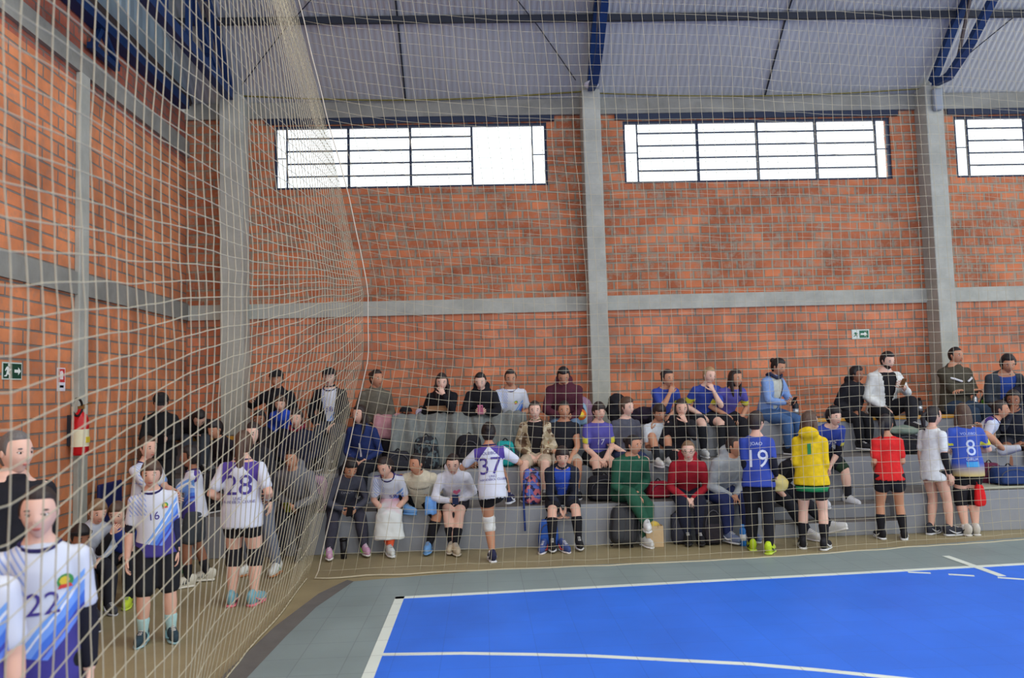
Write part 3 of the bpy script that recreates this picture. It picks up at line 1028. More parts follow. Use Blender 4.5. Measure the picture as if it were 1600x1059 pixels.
def project_mark(me, bvh, back, lift=.004):
    """lays a flat shape (x, z coordinates) on the cloth below it"""
    bm = bmesh.new(); bm.from_mesh(me)
    for _ in range(2):
        es_ = [e for e in bm.edges if e.calc_length() > .02]
        if es_: bmesh.ops.subdivide_edges(bm, edges=es_, cuts=1)
    bmesh.ops.triangulate(bm, faces=bm.faces)
    sy = 1 if back else -1
    last = sy * .1
    pts = []
    for v in bm.verts:
        o = Vector((v.co.x, sy * 1.0, v.co.z))
        hit = bvh.ray_cast(o, Vector((0, -sy, 0)), 2.0)
        pts.append(hit[0].y if hit[0] is not None else None)
    good = [p for p in pts if p is not None]
    dflt = (sum(good) / len(good)) if good else last
    for v, p in zip(bm.verts, pts):
        v.co.y = (p if p is not None else dflt) + sy * lift
    bm.to_mesh(me); bm.free()
    return me


def mark_text(body, size, x, z, back, mats, parent, bvh, name='number', width=1.0, bold=.0):
    me = text_mesh(body, size)
    if bold:
        me2 = me
    sx = -1 if back else 1
    # stand text up: text x -> x, y -> z ; seen from the front (-y) or mirrored for the back
    for v in me.vertices:
        v.co = Vector((x + sx * v.co.x * width, 0, z + v.co.y))
    me = project_mark(me, bvh, back)
    if bold:
        pass
    return obj(name, me, mats, parent)


def mark_poly(poly, x, z, back, m, parent, bvh, name='crest', lift=.004):
    me = bpy.data.meshes.new(name)
    me.from_pydata([(x + px, 0, z + pz) for px, pz in poly], [], [tuple(range(len(poly)))])
    me = project_mark(me, bvh, back, lift)
    return obj(name, me, m, parent)


def disc(r, n=12):
    return [(r * math.cos(2 * PI * i / n), r * math.sin(2 * PI * i / n)) for i in range(n)]


DETAIL = 1.0


def person(label, head, seat=None, feet=None, H=1.5, face=0, hs=1.0, lean=None, turn=(0, 8, 0), arms=('lap', 'lap'), legs=None, sk='light',
           hair=('dark', 'short', 0.0), top=('tee', (200, 200, 200)), under=None, bottom=('pants', (30, 32, 40)), socks=None, shoes=((40, 40, 44), (220, 220, 220)),
           pads=None, marks=(), build=.94, group=None, hat=None, hi=False, child=False, dy=.22, sleeve=None, curl=(.5, .5), twist=0, extra=None, side=0, glasses=False, beard=False, legh=1.0):
    """head: pixel of the crown. seat: (z, y) of the seat | feet: (x, y) on the floor"""
    fr = math.radians(face)
    F = Vector((math.sin(fr), -math.cos(fr), 0))
    hh = (.215 if child else .228) * (.97 if H < 1.45 else 1.0)
    if H > 1.65: hh = .238
    hh *= hs
    tl = .335 * H                   # hip joint to neck base
    kt, ks = .245 * H * legh, .235 * H * legh
    neck = .022 * H
    if seat:
        zs, ys = seat[0], seat[1]
        hipz = zs + .052 * H
        lo = math.radians(12)
        for _ in range(6):
            reach = tl * math.sin(lo) + .04
            p = at(head[0], head[1], Y=ys + F.y * reach)
            need = p.z - hipz - hh * .86 - neck * .9
            cs = max(.35, min(.999, need / tl))
            lo = math.acos(cs) if lean is None else math.radians(lean)
        root = Vector((p.x - F.x * reach, ys, zs))
        hip0 = .052 * H
    else:
        root = Vector((feet[0], feet[1], feet[2] if len(feet) > 2 else 0))
        if H is None or H <= 0:
            H = 1.5
        hip0 = (kt + ks) * .985 + .045 * H
        lo = math.radians(lean or 2)
    P = empty('person', root, fr)
    tag(P, label, 'person', group)
    vox = .0095 if hi else .0135
    # torso frame: origin between the hips
    T = Matrix.Translation((0, 0, hip0)) @ Matrix.Rotation(lo, 4, 'X') @ Matrix.Rotation(math.radians(side), 4, 'Y')
    Tt = T @ Matrix.Rotation(math.radians(twist), 4, 'Z')
    def tp(x, f, z):
        return Tt @ Vector((x * H, -f * H, z * H))
    hipc = {s: T @ Vector((s * .050 * H, 0, 0)) for s in (-1, 1)}
    if seat: hipc = {s: Vector((s * .052 * H, 0, hip0)) for s in (-1, 1)}
    sh = {s: tp(s * .094 * (.5 + .5 * build), -.0, .276) for s in (-1, 1)}
    # head frame
    yaw, pit, tl_ = turn
    hp = tp(0, .012, .335) + (Vector((0, 0, 1)) * neck + (Tt.to_3x3() @ Vector((0, 0, 1))) * neck) * .45
    Mh = Matrix.Translation(hp) @ Matrix.Rotation(math.radians(yaw), 4, 'Z') @ Matrix.Rotation(math.radians(pit), 4, 'X') @ Matrix.Rotation(math.radians(tl_), 4, 'Y') @ Matrix.Translation((0, -.03 * hh, hh * .40))
    # legs
    seatd = seat[0] if seat else 0
    if legs is None:
        legs = ((.07, .0), (.07, .0)) if not seat else None
    kn, an, toe = {}, {}, {}
    if seat:
        L = legs or {}
        drop = L.get('drop', .45)
        for s, k in ((1, 'l'), (-1, 'r')):
            x, f, z, ty = L.get(k, (.09, .30, None, 0))
            zz = -drop + .045 * H if z is None else z
            tgt = Vector((s * x * H / 1.5, -f * H / 1.5, zz))
            pole = Vector((s * L.get('splay', .15), -1, .9))
            kn[s], an[s] = ik(hipc[s], tgt, kt, ks, pole)
            toe[s] = math.radians(ty)
    else:
        for s, (x, f) in ((1, legs[0][:2]), (-1, legs[1][:2])):
            lift = (legs[0] if s == 1 else legs[1])[2] if len(legs[0] if s == 1 else legs[1]) > 2 else 0
            tgt = Vector((s * x, -f, .045 * H + lift))
            kn[s], an[s] = ik(hipc[s], tgt, kt, ks, Vector((s * .12, -1, .05)))
            toe[s] = math.radians(s * 12)
    # arms
    la, lf = .172 * H, .150 * H
    mids = (kn[1] + kn[-1]) / 2
    el, wr, hd = {}, {}, {}
    hcur = {}
    fwd = Vector((0, -1, 0))
    for s, a in ((1, arms[0]), (-1, arms[1])):
        pole = Vector((s * .8, .6, -.5)); cu = curl[0 if s == 1 else 1]
        if isinstance(a, tuple):
            t = Tt @ Vector((a[0] * H, -a[1] * H, a[2] * H))
            if len(a) > 3: pole = Vector(a[3])
        elif a == 'lap':
            t = hipc[s] + (kn[s] - hipc[s]) * .55 + Vector((-s * .03, 0, .075 * H / 1.5))
        elif a == 'knee':
            t = kn[s] + Vector((0, .06, .075)); 
        elif a == 'clasp':
            t = Vector((s * .035, mids.y + .05, mids.z + .05))
        elif a == 'between':
            t = Vector((s * .03, mids.y + .10, mids.z - .02)); pole = Vector((s * 1, .2, -.1))
        elif a == 'phone':
            t = tp(s * .022, .185, .15); pole = Vector((s * .9, .1, -1)); cu = .9
        elif a == 'phone_high':
            t = tp(s * .03, .19, .235); pole = Vector((s * .7, 0, -1)); cu = .9
        elif a == 'chin':
            t = Mh @ Vector((s * .12 * hh, -.40 * hh, -.82 * hh)); pole = Vector((s * .3, -.2, -1)); cu = 1.0
        elif a == 'mouth':
            t = Mh @ Vector((s * .10 * hh, -.62 * hh, -.62 * hh)); pole = Vector((s * .4, -.2, -1)); cu = .8
        elif a == 'down':
            t = sh[s] + Vector((s * .055 * H / 1.5 + .0, -.03, -.98 * (la + lf))); pole = Vector((s * .3, 1, 0)); cu = .35
        elif a == 'hips':
            t = tp(s * .10, .10, .04)
        elif a == 'cross':
            t = tp(-s * .05, .12, .14); pole = Vector((s * 1, -.1, -.6))
        elif a == 'hang':
            t = hipc[s] + Vector((s * .11, .05, .0))
        el[s], wr[s] = ik(sh[s], t, la, lf, pole)
        hcur[s] = cu
    # ---- body mesh
    B = MB()
    b = build
    tors = [(-.055, .055, .05, 0), (-.02, .088, .066, 0), (.03, .093, .067, 0), (.10, .080, .058, 0), (.18, .086, .062, .004), (.25, .090, .062, .002), (.285, .085, .052, 0), (.310, .072, .044, 0), (.328, .048, .038, 0)]
    sdv = Tt.to_3x3() @ Vector((1, 0, 0))

    def torso(mbx, inf, z0=-1, z1=9, extra_low=0, wid=0.0):
        pts, rad = [], []
        for z, a_, b_, f in tors:
            if z < z0 or z > z1: continue
            pts.append(tp(0, f, z)); rad.append((a_ * H * b + inf + wid, b_ * H * b + inf))
        mbx.tube(pts, rad, side=sdv, n=18)
    torso(B, 0)
    B.tube([tp(0, 0, .30), tp(0, .004, .345), Mh @ Vector((0, .06 * hh, -.25 * hh))], [.040 * H, .030 * H, .031 * H], n=12)

    def arm(mbx, s, inf, f0, f1, flare=0.0):
        """sleeve/arm from fraction f0 to f1 (0 shoulder, 1 elbow, 2 wrist)"""
        base = [(0, .038), (.25, .034), (.6, .029), (1, .0255), (1.3, .0265), (1.7, .021), (2, .0165)]
        pts, rad = [], []
        fsx = [f0] + [q for q, _ in base if f0 < q < f1] + [f1]
        for q in fsx:
            p = sh[s] + (el[s] - sh[s]) * min(q, 1) if q <= 1 else el[s] + (wr[s] - el[s]) * (q - 1)
            r = np.interp(q, [x_[0] for x_ in base], [x_[1] for x_ in base]) * H * (.55 + .45 * b)
            pts.append(p); rad.append(r + inf + flare * max(0, q - f0))
        mbx.tube(pts, rad, n=12)

    def leg(mbx, s, inf, f0, f1, flare=0.0, crot=True):
        base = [(0, .062), (.3, .057), (.7, .045), (1, .037), (1.3, .0385), (1.6, .031), (1.9, .022), (2, .022)]
        pts, rad = [], []
        fsx = [f0] + [q for q, _ in base if f0 < q < f1] + [f1]
        for q in fsx:
            p = hipc[s] + (kn[s] - hipc[s]) * min(q, 1) if q <= 1 else kn[s] + (an[s] - kn[s]) * (q - 1)
            r = np.interp(q, [x_[0] for x_ in base], [x_[1] for x_ in base]) * H * (.6 + .4 * b)
            pts.append(p); rad.append(r + inf + flare * max(0, q - f0))
        mbx.tube(pts, rad, n=14)
    for s in (-1, 1):
        arm(B, s, 0, 0, 2); leg(B, s, 0, 0, 2)
    if seat:
        B.ell((0, .01, hip0), (.098 * H * b, .075 * H * b, .052 * H), None, 16, 10)
    body = remeshed(B, vox, 3)
    bv, bf = mesh_arrays(body); bpy.data.meshes.remove(body)
    F2 = MB(); F2.add(bv.tolist(), bf, 0, True)
    add_head(F2, Mh, hh, child, det=2 if hi else 1)
    if beard:
        R = Mh.to_3x3() * hh
        def bf_(q):
            o_ = head_fn(q); k = 1.03 * sm(-.14, -.22, q.z) * (1 if q.y < .05 else 0) + .8 * (1 - sm(-.14, -.22, q.z) * (1 if q.y < .05 else 0))
            if abs(q.x) < .09 and -.30 < q.z < -.22 and q.y < 0: k = .97
            return o_ * k
        F2.ell(Mh.translation, (.35, .41, .5), R, 20, 18, 4, bf_)
    for s in (-1, 1):
        d = (wr[s] - el[s]).normalized()
        # fingers along d, palm turned inwards/downwards
        zax = -d
        inw = Vector((-s, -.25, -.45))
        a_ = arms[0 if s == 1 else 1]
        if a_ in ('phone', 'phone_high', 'chin', 'mouth'): inw = Vector((-s * .5, .8, .5))
        if a_ in ('lap', 'knee', 'clasp'): inw = Vector((-s * .3, 0, -1))
        yax = inw - zax * inw.dot(zax); yax.normalize()
        xax = yax.cross(zax)
        th = Vector((0, -1, .6)) if a_ == 'down' else Vector((-s, 0, .4))
        sgn = 1 if xax.dot(th) > 0 else -1
        M3 = Matrix((xax, yax, zax)).transposed().to_4x4(); M3.translation = wr[s] + d * .0
        add_hand(F2, M3, H / 1.72 * (1.0 if not child else .95), sgn, hcur[s])
        hd[s] = wr[s] + d * .07
    irm = mat((52, 34, 26), .3); lip = mat(tuple(int(v * k) for v, k in zip(SK[sk], (.86, .62, .62))), .5)
    F2.build('body', [skin(sk), mat((225, 222, 218), .4), irm, lip, hair_mat(hair[0])], P)
    # ---- hair and hats
    if hair[1] != 'none':
        hb = MB(); add_hair(hb, Mh, hh, hair[1], hair[2] if len(hair) > 2 else 0)
        hb.build('hair', hair_mat(hair[0]), P)
    Rh = Mh.to_3x3() * hh
    if hat:
        hb = MB()
        if hat[0] == 'cap':
            hb.ell(Mh.translation + Rh @ Vector((0, .02, .20)), (.40, .47, .38), Rh, 18, 12, 0, lambda q: Vector((q.x, q.y, max(q.z, -.02))))
            hb.ell(Mh.translation + Rh @ Vector((0, -.50, .21)), (.28, .28, .03), Rh, 14, 6)
        elif hat[0] == 'band':
            for k in range(2):
                hb.tube([Mh.translation + Rh @ Vector((.375 * math.cos(q * PI / 12), .43 * math.sin(q * PI / 12), .20 + k * .05 - .10 * math.sin(q * PI / 12))) for q in range(25)], [.035 * hh] * 25, n=6)
        hb.build('cap' if hat[0] == 'cap' else 'headband', mat(hat[1], .8), P)
    if glasses:
        gb = MB()
        for s in (-1, 1):
            gb.tube([Mh.translation + Rh @ Vector((s * .15 + .085 * math.cos(q * PI / 6), -.45, .01 + .065 * math.sin(q * PI / 6))) for q in range(13)], [.009 * hh] * 13, n=5)
            gb.tube([Mh.translation + Rh @ Vector(v) for v in ((s * .24, -.44, .03), (s * .35, .0, .05))], [.009 * hh] * 2, n=5)
        gb.tube([Mh.translation + Rh @ Vector(v) for v in ((-.065, -.45, .02), (.065, -.45, .02))], [.009 * hh] * 2, n=5)
        gb.build('eyeglasses', mat((40, 36, 40), .4), P)
    Ti = Tt.inverted()

    def cloth_obj(mbx, name, m, vx=vox * 1.15, fold=.010, smooth=5, frame=Tt, wedge=None, cut=None):
        me = remeshed(mbx, vx, smooth, fold)
        if frame is not None: me.transform(frame.inverted())
        if wedge or cut:
            bm = bmesh.new(); bm.from_mesh(me)
            dl = []
            for f_ in bm.faces:
                c_ = f_.calc_center_median()
                if wedge and f_.normal.y < -.15 and abs(c_.x) < wedge * (.5 + .9 * sm(.0, .30 * H, c_.z)) and c_.y < 0 and c_.z < .34 * H: dl.append(f_)
                elif cut is not None and f_.normal.z < -.45 and c_.z < cut + .035: dl.append(f_)
            bmesh.ops.delete(bm, geom=dl, context='FACES')
            bm.to_mesh(me); bm.free()
        o = obj(name, me, m, P, frame)
        if wedge or cut is not None:
            md = o.modifiers.new('solid', 'SOLIDIFY'); md.thickness = .006; md.offset = -1
        return o, me
    # ---- bottoms
    bk = bottom[0]
    if bk != 'none':
        Q = MB()
        infl = .012 if bk != 'tight' else .006
        if seat:
            Q.ell((0, .01, hip0), (.098 * H * b + infl, .078 * H * b + infl, .052 * H + infl * .4), None, 16, 10)
            Q.tube([tp(0, 0, -.02), tp(0, 0, .05)], [(.092 * H * b + infl, .067 * H * b + infl)] * 2, side=sdv, n=16)
        else:
            Q.tube([tp(0, 0, -.05), tp(0, 0, -.0), tp(0, 0, .06)], [(.085 * H * b + infl, .068 * H * b + infl), (.094 * H * b + infl, .070 * H * b + infl), (.086 * H * b + infl, .064 * H * b + infl)], side=sdv, n=16)
        for s in (-1, 1):
            if bk == 'pants':
                leg(Q, s, .014, 0, 1.90, .003)
            elif bk == 'shorts':
                leg(Q, s, .016, 0, bottom[2] if len(bottom) > 2 else .72, .012)
            elif bk == 'tight':
                leg(Q, s, .007, 0, bottom[2] if len(bottom) > 2 else .42)
        cloth_obj(Q, 'trousers' if bk == 'pants' else 'shorts', cloth(bottom[1]), fold=.007 if bk != 'tight' else .003, frame=None)
    # ---- tops
    tk, tc_ = top[0], top[1]
    marks_parent = None; mesh_top = None

    def make_top(kind, col, extra_inf, name, wedge=None):
        Q = MB()
        inf = {'tee': .015, 'tank': .010, 'long': .016, 'hoodie': .026, 'jacket': .030, 'puffer': .042}[kind] + extra_inf
        lowz = -.085 if not seat else -.03
        if kind in ('hoodie', 'jacket', 'puffer'): lowz = -.05 if not seat else -.03
        if len(top) > 2 and name == 'shirt': lowz = top[2]
        if seat:
            pts, rad = [tp(0, 0, lowz)], [(.098 * H * b + inf * 1.25, .074 * H * b + inf * 1.25)]
        else:
            pts, rad = [tp(0, 0, lowz), tp(0, 0, -.03)], [((.120 if bk != 'tight' else .104) * H * max(b, .94) + inf, .096 * H * b + inf), ((.116 if bk != 'tight' else .103) * H * max(b, .94) + inf, .092 * H * b + inf)]
        for z, a_, b_, f in tors:
            if z <= (lowz if seat else -.03) + .02 or z > .32: continue
            if not seat and z < .11: a_, b_ = a_ + .014, b_ + .014
            if z < .2: a_ = max(a_, .088)
            pts.append(tp(0, f, z)); rad.append((a_ * H * (max(b, .94) if z < .11 and not seat else b) + inf, b_ * H * b + inf))
        if kind == 'hoodie' or kind == 'puffer':
            pts.append(tp(0, 0, .335)); rad.append((.05 * H + inf * .7, .045 * H + inf * .5)); pts.append(tp(0, .004, .352)); rad.append((.040 * H + .012, .040 * H + .010))
        elif kind == 'tee':
            rad[-1] = (rad[-1][0] * .98, rad[-1][1] * .9)
            pts.append(tp(0, -.002, .322)); rad.append((.052 * H + .004, .043 * H + .004))
        else:
            pts.append(tp(0, .0, .325)); rad.append((.052 * H + .008, .045 * H + .008)); pts.append(tp(0, .004, .350)); rad.append((.038 * H + .008, .038 * H + .008))
        Q.tube(pts, rad, side=sdv, n=20, cap=False)
        sl = sleeve if sleeve is not None else {'tee': .72, 'tank': .12, 'long': 1.92, 'hoodie': 1.93, 'jacket': 1.92, 'puffer': 1.93}[kind]
        if name == 'undershirt': sl = .2
        for s in (-1, 1):
            arm(Q, s, inf * .4, 0, sl, .010 if kind == 'tee' else 0)
        if kind in ('hoodie', 'puffer'):
            Q.ell(tp(0, -.055, .335), (.075 * H, .045 * H, .05 * H), Tt.to_3x3(), 14, 10)
        return cloth_obj(Q, name, top_mat(col), fold=.012 if kind == 'tee' else .018, wedge=wedge, cut=None if seat else lowz * H)
    if tk in ('jacket', 'puffer', 'hoodie_open') and under:
        o1, m1 = make_top('tee', under, -.002, 'undershirt')
        o2, m2 = make_top('jacket' if tk != 'puffer' else 'puffer', tc_, .002, 'jacket', wedge=.045 * H)
        mesh_top, marks_parent = m1, o1
    else:
        o1, m1 = make_top(tk, tc_, 0, 'shirt' if tk in ('tee', 'tank') else ('jacket' if tk in ('jacket', 'puffer') else 'sweatshirt'))
        mesh_top, marks_parent = m1, o1
    if tc_ == 'home' or under == 'home':
        ring = [tp(.050 * math.cos(q * PI / 8), .045 * math.sin(q * PI / 8) + .004, .325 - .016 * max(0, math.sin(q * PI / 8))) for q in range(17)]
        MB().tube(ring, [.009] * 17, n=6, cap=False).build('collar', cloth((44, 40, 92)), P)
    if marks:
        vv, ff = mesh_arrays(mesh_top)
        bvh = BVHTree.FromPolygons([Vector(v) for v in vv.tolist()], ff)
        for mk in marks:
            if mk[0] == 'text':
                _, bodyt, size, x, z, back, col = mk[:7]
                nm = mk[7] if len(mk) > 7 else 'number'
                mark_text(bodyt, size, x, z * H, back, mat(col, .7), marks_parent, bvh, nm, mk[8] if len(mk) > 8 else 1.0)
            elif mk[0] == 'poly':
                _, poly, x, z, back, col, nm = mk
                mark_poly(poly, x, z * H, back, mat(col, .7), marks_parent, bvh, nm, .006 if nm != 'crest' else .004)
            elif mk[0] == 'crest':
                _, x, z, r = mk
                mark_poly(disc(r), x, z * H, False, mat((70, 150, 80), .7), marks_parent, bvh, 'crest', .004)
                mark_poly(disc(r * .62, 8), x - r * .1, z * H + r * .1, False, mat((226, 196, 60), .7), marks_parent, bvh, 'crest_field', .006)
                mark_poly([(-r * .9, -r * .95), (r * .9, -r * .95), (r * .6, -r * .4), (-r * .6, -r * .4)], x, z * H, False, mat((214, 70, 60), .7), marks_parent, bvh, 'crest_ribbon', .007)
    # dark arm sleeves
    if extra:
        for e_ in extra:
            if e_[0] == 'armsleeve':
                Q = MB(); arm(Q, e_[1], .006, max(e_[2], .6), e_[3]); Q.build('arm_sleeve', cloth(e_[4]), P)
            elif e_[0] == 'wrist':
                Q = MB(); arm(Q, e_[1], .006, 1.88, 1.97); Q.build('wristband', mat(e_[2], .6), P)
            elif e_[0] == 'scarf':
                ring = [tp(.06 * math.cos(q * PI / 8), .055 * math.sin(q * PI / 8), .335 + .012 * math.sin(q)) for q in range(17)]
                MB().tube(ring, [.022] * 17, n=8, cap=False).build('scarf', cloth(e_[1]), P)
            elif e_[0] == 'chestband':
                Q = MB()
                for s in (-1, 1):
                    Q.tube([tp(s * .03, .105, .21), tp(s * .08, .085, .23), tp(s * .125, .03, .245)], [.014] * 3, n=8)
                Q.build('stripe', cloth(e_[1]), P)
            elif e_[0] == 'hem':
                Q = MB(); Q.tube([tp(0, 0, e_[2]), tp(0, 0, e_[2] - .035)], [(.118 * H * b + .030, .094 * H * b + .030), (.112 * H * b + .026, .09 * H * b + .026)], side=sdv, n=24, cap=False); Q.build('hem', cloth(e_[1]), P)
    # socks, pads, shoes
    for s in (-1, 1):
        k = 0 if s == 1 else 1
        if socks:
            Q = MB(); leg(Q, s, .006, socks[1], 2.0); Q.build('sock', cloth(socks[0]), P)
        if pads:
            Q = MB(); leg(Q, s, .014, pads[1], pads[2])
            if len(pads) < 4 or pads[3] == s:
                Q.build('knee_pad', cloth(pads[0]), P)
        d = (an[s] - kn[s]).normalized()
        add_shoe(P, an[s], d, toe[s], H, shoes, s, seat is not None)
    return P, {'kn': kn, 'an': an, 'wr': wr, 'hd': hd, 'sh': sh, 'Mh': Mh, 'T': Tt, 'hip': hipc, 'H': H}


def add_shoe(P, ank, d, toe, H, shoes, s, sitting):
    L = .150 * H * 1.06
    # foot direction: forward in local frame, turned by toe; slightly following the shin
    M = Matrix.Translation(ank) @ Matrix.Rotation(toe, 4, 'Z')
    if d.z > -.8 and d.y < 0:
        M = M @ Matrix.Rotation(-min(.6, max(0, (d.z + 1.0))), 4, 'X')
    h = .045 * H
    up, so, acc = MB(), MB(), MB()
    ys = [.26, .20, .05, -.15, -.35, -.55, -.70]
    hw = [.30, .36, .34, .35, .40, .36, .22]
    tpz = [.9, 1.02, 1.0, .72, .42, .28, .12]
    W_ = L * .27
    pts = [Vector((0, y * L, (-1 + .16 + (t_ + 1 - .16) / 2) * h)) for y, t_ in zip(ys, tpz)]
    rad = [(w_ * L * .46, (t_ + 1 - .16) / 2 * h + .004) for w_, t_ in zip(hw, tpz)]
    up.tube([M @ p for p in pts], rad, side=M.to_3x3() @ Vector((1, 0, 0)), n=14)
    up.tube([M @ Vector((0, .12 * L, .1 * h)), M @ Vector((0, .10 * L, .75 * h))], [.030 * H / 1.5, .031 * H / 1.5], n=12)
    uo = up.build('shoe', mat(shoes[0], .7, 0, .2, 40), P)
    sp = [Vector((0, y * L, -h + .012)) for y in ys]
    so.tube([M @ p for p in sp], [(w_ * L * .52, .014) for w_ in hw], side=M.to_3x3() @ Vector((1, 0, 0)), n=12)
    so.build('sole', mat(shoes[1], .6), uo)
    if len(shoes) > 2:
        for sd_ in (-1, 1):
            if len(shoes) > 3 and shoes[3] == 'stripes':
                for q in range(3):
                    y = (-.12 - .12 * q) * L
                    acc.beam(M @ Vector((sd_ * L * .175, y, -.35 * h)), M @ Vector((sd_ * L * .12, y + .05 * L, .35 * h - q * .12 * h)), .008, .012)
            else:
                acc.tube([M @ Vector((sd_ * L * q[0], q[1] * L, q[2] * h)) for q in ((.175, -.45, -.35), (.188, -.20, -.5), (.175, .0, -.2), (.16, .16, .15))], [.004, .010, .008, .003], n=6)
        acc.build('side_mark', mat(shoes[2], .6), uo)
    lc = MB()
    for q in range(4):
        y = (-.12 - .09 * q) * L
        zt = np.interp(y / L, [-.55, -.35, -.15, .05], [.28, .42, .72, 1.0]) * h + .006
        lc.tube([M @ Vector((-.055 * L, y, zt - .004)), M @ Vector((.055 * L, y - .01, zt))], [.004] * 2, n=5)
    lc.build('laces', mat((225, 225, 222) if len(shoes) > 2 or sum(shoes[0]) < 300 else (150, 150, 150), .8), uo)


def phone(Pj, J, s=None, label='', size=1.0, case=(28, 28, 34), glow=False, both=False):
    """a phone held in the hand: own top-level object"""
    hd = J['hd']
    c = (hd[1] + hd[-1]) / 2 if both else hd[s]
    c = c + Vector((0, -.03, .02))
    Mw = Matrix.Translation(Pj.location) @ Matrix.Rotation(Pj.rotation_euler.z, 4, 'Z')
    e_ = empty('phone')
    e_.matrix_world = Mw @ Matrix.Translation(c) @ Matrix.Rotation(math.radians(35), 4, 'X')
    tag(e_, label, 'phone')
    MB().box(-.036, .036, -.005, .005, -.072, .072).build('phone_body', mat(case, .4), e_, bevel=.004)
    MB().box(-.033, .033, .0052, .0058, -.066, .066).build('screen', mat((150, 180, 220) if glow else (60, 70, 90), .2, emit=.6 if glow else 0), e_)
    MB().lathe([(0, 0), (.007, 0), (.007, .002), (0, .002)], n=10, M=Matrix.Rotation(PI / 2, 3, 'X').to_4x4()).build('camera_lens', mat((15, 15, 18), .2), e_, M=Matrix.Translation((.02, -.0055, .05)))
    return e_

# ---------------------------------------------------------------- the people
WHITE, BLK, NAVY, GRYD = (222, 226, 232), (26, 27, 32), (30, 34, 62), (58, 60, 68)
SHOE_BW = ((32, 32, 38), (225, 228, 230), (225, 228, 230))
VIO = (74, 62, 142)
A, M_, F_ = (T3, YB + 1.33 + .20), (T2, YB + .66 + .22), (T1, YB + .20)
J = {}


def sit(row, **k):
    return dict(seat=row, **k)


def nm(number, x=0, z=.175, size=.24, back=False, col=VIO, w_=1.0):
    return ('text', number, size, x, z, back, col, 'number', w_)


LG = lambda l=(.08, .36, None, 0), r=(.08, .36, None, 0), drop=.46, splay=.15: dict(l=l, r=r, drop=drop, splay=splay)
# --- in front of the left net side
J['22'] = person('girl in white and violet jersey 22 with one black arm sleeve facing the camera', (65, 742), feet=(-1.90, 3.45), H=1.50, face=24, turn=(-3, 4, 0), sk='fair',
    hair=('dark', 'pony', .0), top=('tee', 'home'), bottom=('pants', BLK), arms=('down', 'down'), marks=[nm('22', .022, .165, .13), ('crest', .10, .22, .030)],
    extra=[('armsleeve', 1, .2, 1.9, (28, 28, 40))], hi=True, build=.92, hs=.92, sleeve=.78)
J['edge'] = person('player in white and violet jersey cut off by the left picture edge, bare arm hanging', (-40, 760), feet=(-1.96, 3.04), H=1.46, face=14, turn=(-20, 4, 0), sk='light',
    hair=('dark', 'pony', 0), top=('tee', 'home'), bottom=('pants', BLK), arms=('down', 'down'), marks=[('crest', .07, .20, .03)], hi=True, build=1.0, hs=.92, sleeve=.78)
J['man'] = person('man with short grey hair and black shirt turned to the right at the left edge', (33, 665), feet=(-2.68, 4.55), H=1.70, face=60, turn=(8, 2, 0), sk='fair',
    hair=('grey', 'buzz', 0), top=('long', (30, 30, 36)), bottom=('pants', (36, 38, 46)), arms=('down', 'down'), hi=True, build=1.2)
J['16'] = person('boy in white and blue jersey 16 with black shorts standing behind the net', (228, 722), feet=(-2.56, 6.27), side=-5, H=1.375, face=20, turn=(-4, 6, 0), sk='light', child=True,
    hair=('brown', 'short', .12), top=('tee', 'home', -.045), bottom=('shorts', (30, 32, 38), .92), socks=((168, 205, 205), 1.62), shoes=((40, 62, 74), (150, 190, 200), (130, 180, 190)),
    arms=('down', 'down'), marks=[nm('16', .0, .185, .085), ('crest', .085, .235, .022)], extra=[('armsleeve', 1, .3, 1.75, (36, 40, 72)), ('armsleeve', -1, .3, .95, (30, 30, 48))], legs=((.10, .03), (.10, .03)))
J['p5'] = person('girl with ponytail in white and violet jersey reaching towards the child facing her', (267, 668), feet=(-3.42, 8.05), H=1.47, face=68, turn=(-10, 4, 0), sk='light',
    hair=('brown', 'pony', 0), top=('tee', 'home'), bottom=('shorts', (44, 40, 80)), arms=((.02, .25, .13, (.3, .3, -1)), (-.03, .25, .10, (-.3, .3, -1))), socks=((30, 30, 36), 1.4))
J['p6'] = person('dark-haired child in white jersey, grey shorts and white sneakers standing side-on', (318, 690), feet=(-2.93, 8.08), H=1.36, face=-72, turn=(0, 4, 0), sk='brown', child=True,
    hair=('black', 'short', .05), top=('tee', 'home', -.02), bottom=('shorts', (66, 72, 78), .75), socks=((34, 34, 40), 1.55), shoes=((214, 212, 196), (228, 226, 214), (60, 62, 66), 'stripes'), arms=((.0, .26, .13, (.3, .3, -1)), (-.02, .24, .10, (-.3, .3, -1))), legs=((.11, .06), (.08, -.12)))
J['28'] = person('girl with long brown ponytail in white jersey 28 and black knee pads from behind', (378, 668), feet=(-2.19, 7.20), H=1.535, face=178, turn=(4, 0, 0), sk='light',
    hair=('brown', 'longpony', 0), top=('tee', 'home', -.07), bottom=('tight', BLK, .42), pads=((34, 34, 40), .86, 1.16), shoes=((120, 170, 184), (232, 128, 140), (232, 140, 150)), arms=((.12, .09, .09, (.6, 1, -.4)), (-.12, .09, .09, (-.6, 1, -.4))),
    marks=[nm('28', 0, .175, .25, True), ('text', 'UNO', .035, 0, .105, True, VIO, 'lettering'), ('text', 'HANDEBOL CLUBE', .033, 0, .085, True, VIO, 'lettering')],
    extra=[('wrist', -1, (220, 220, 225))], legs=((.10, .0), (.10, .0)), build=1.05)
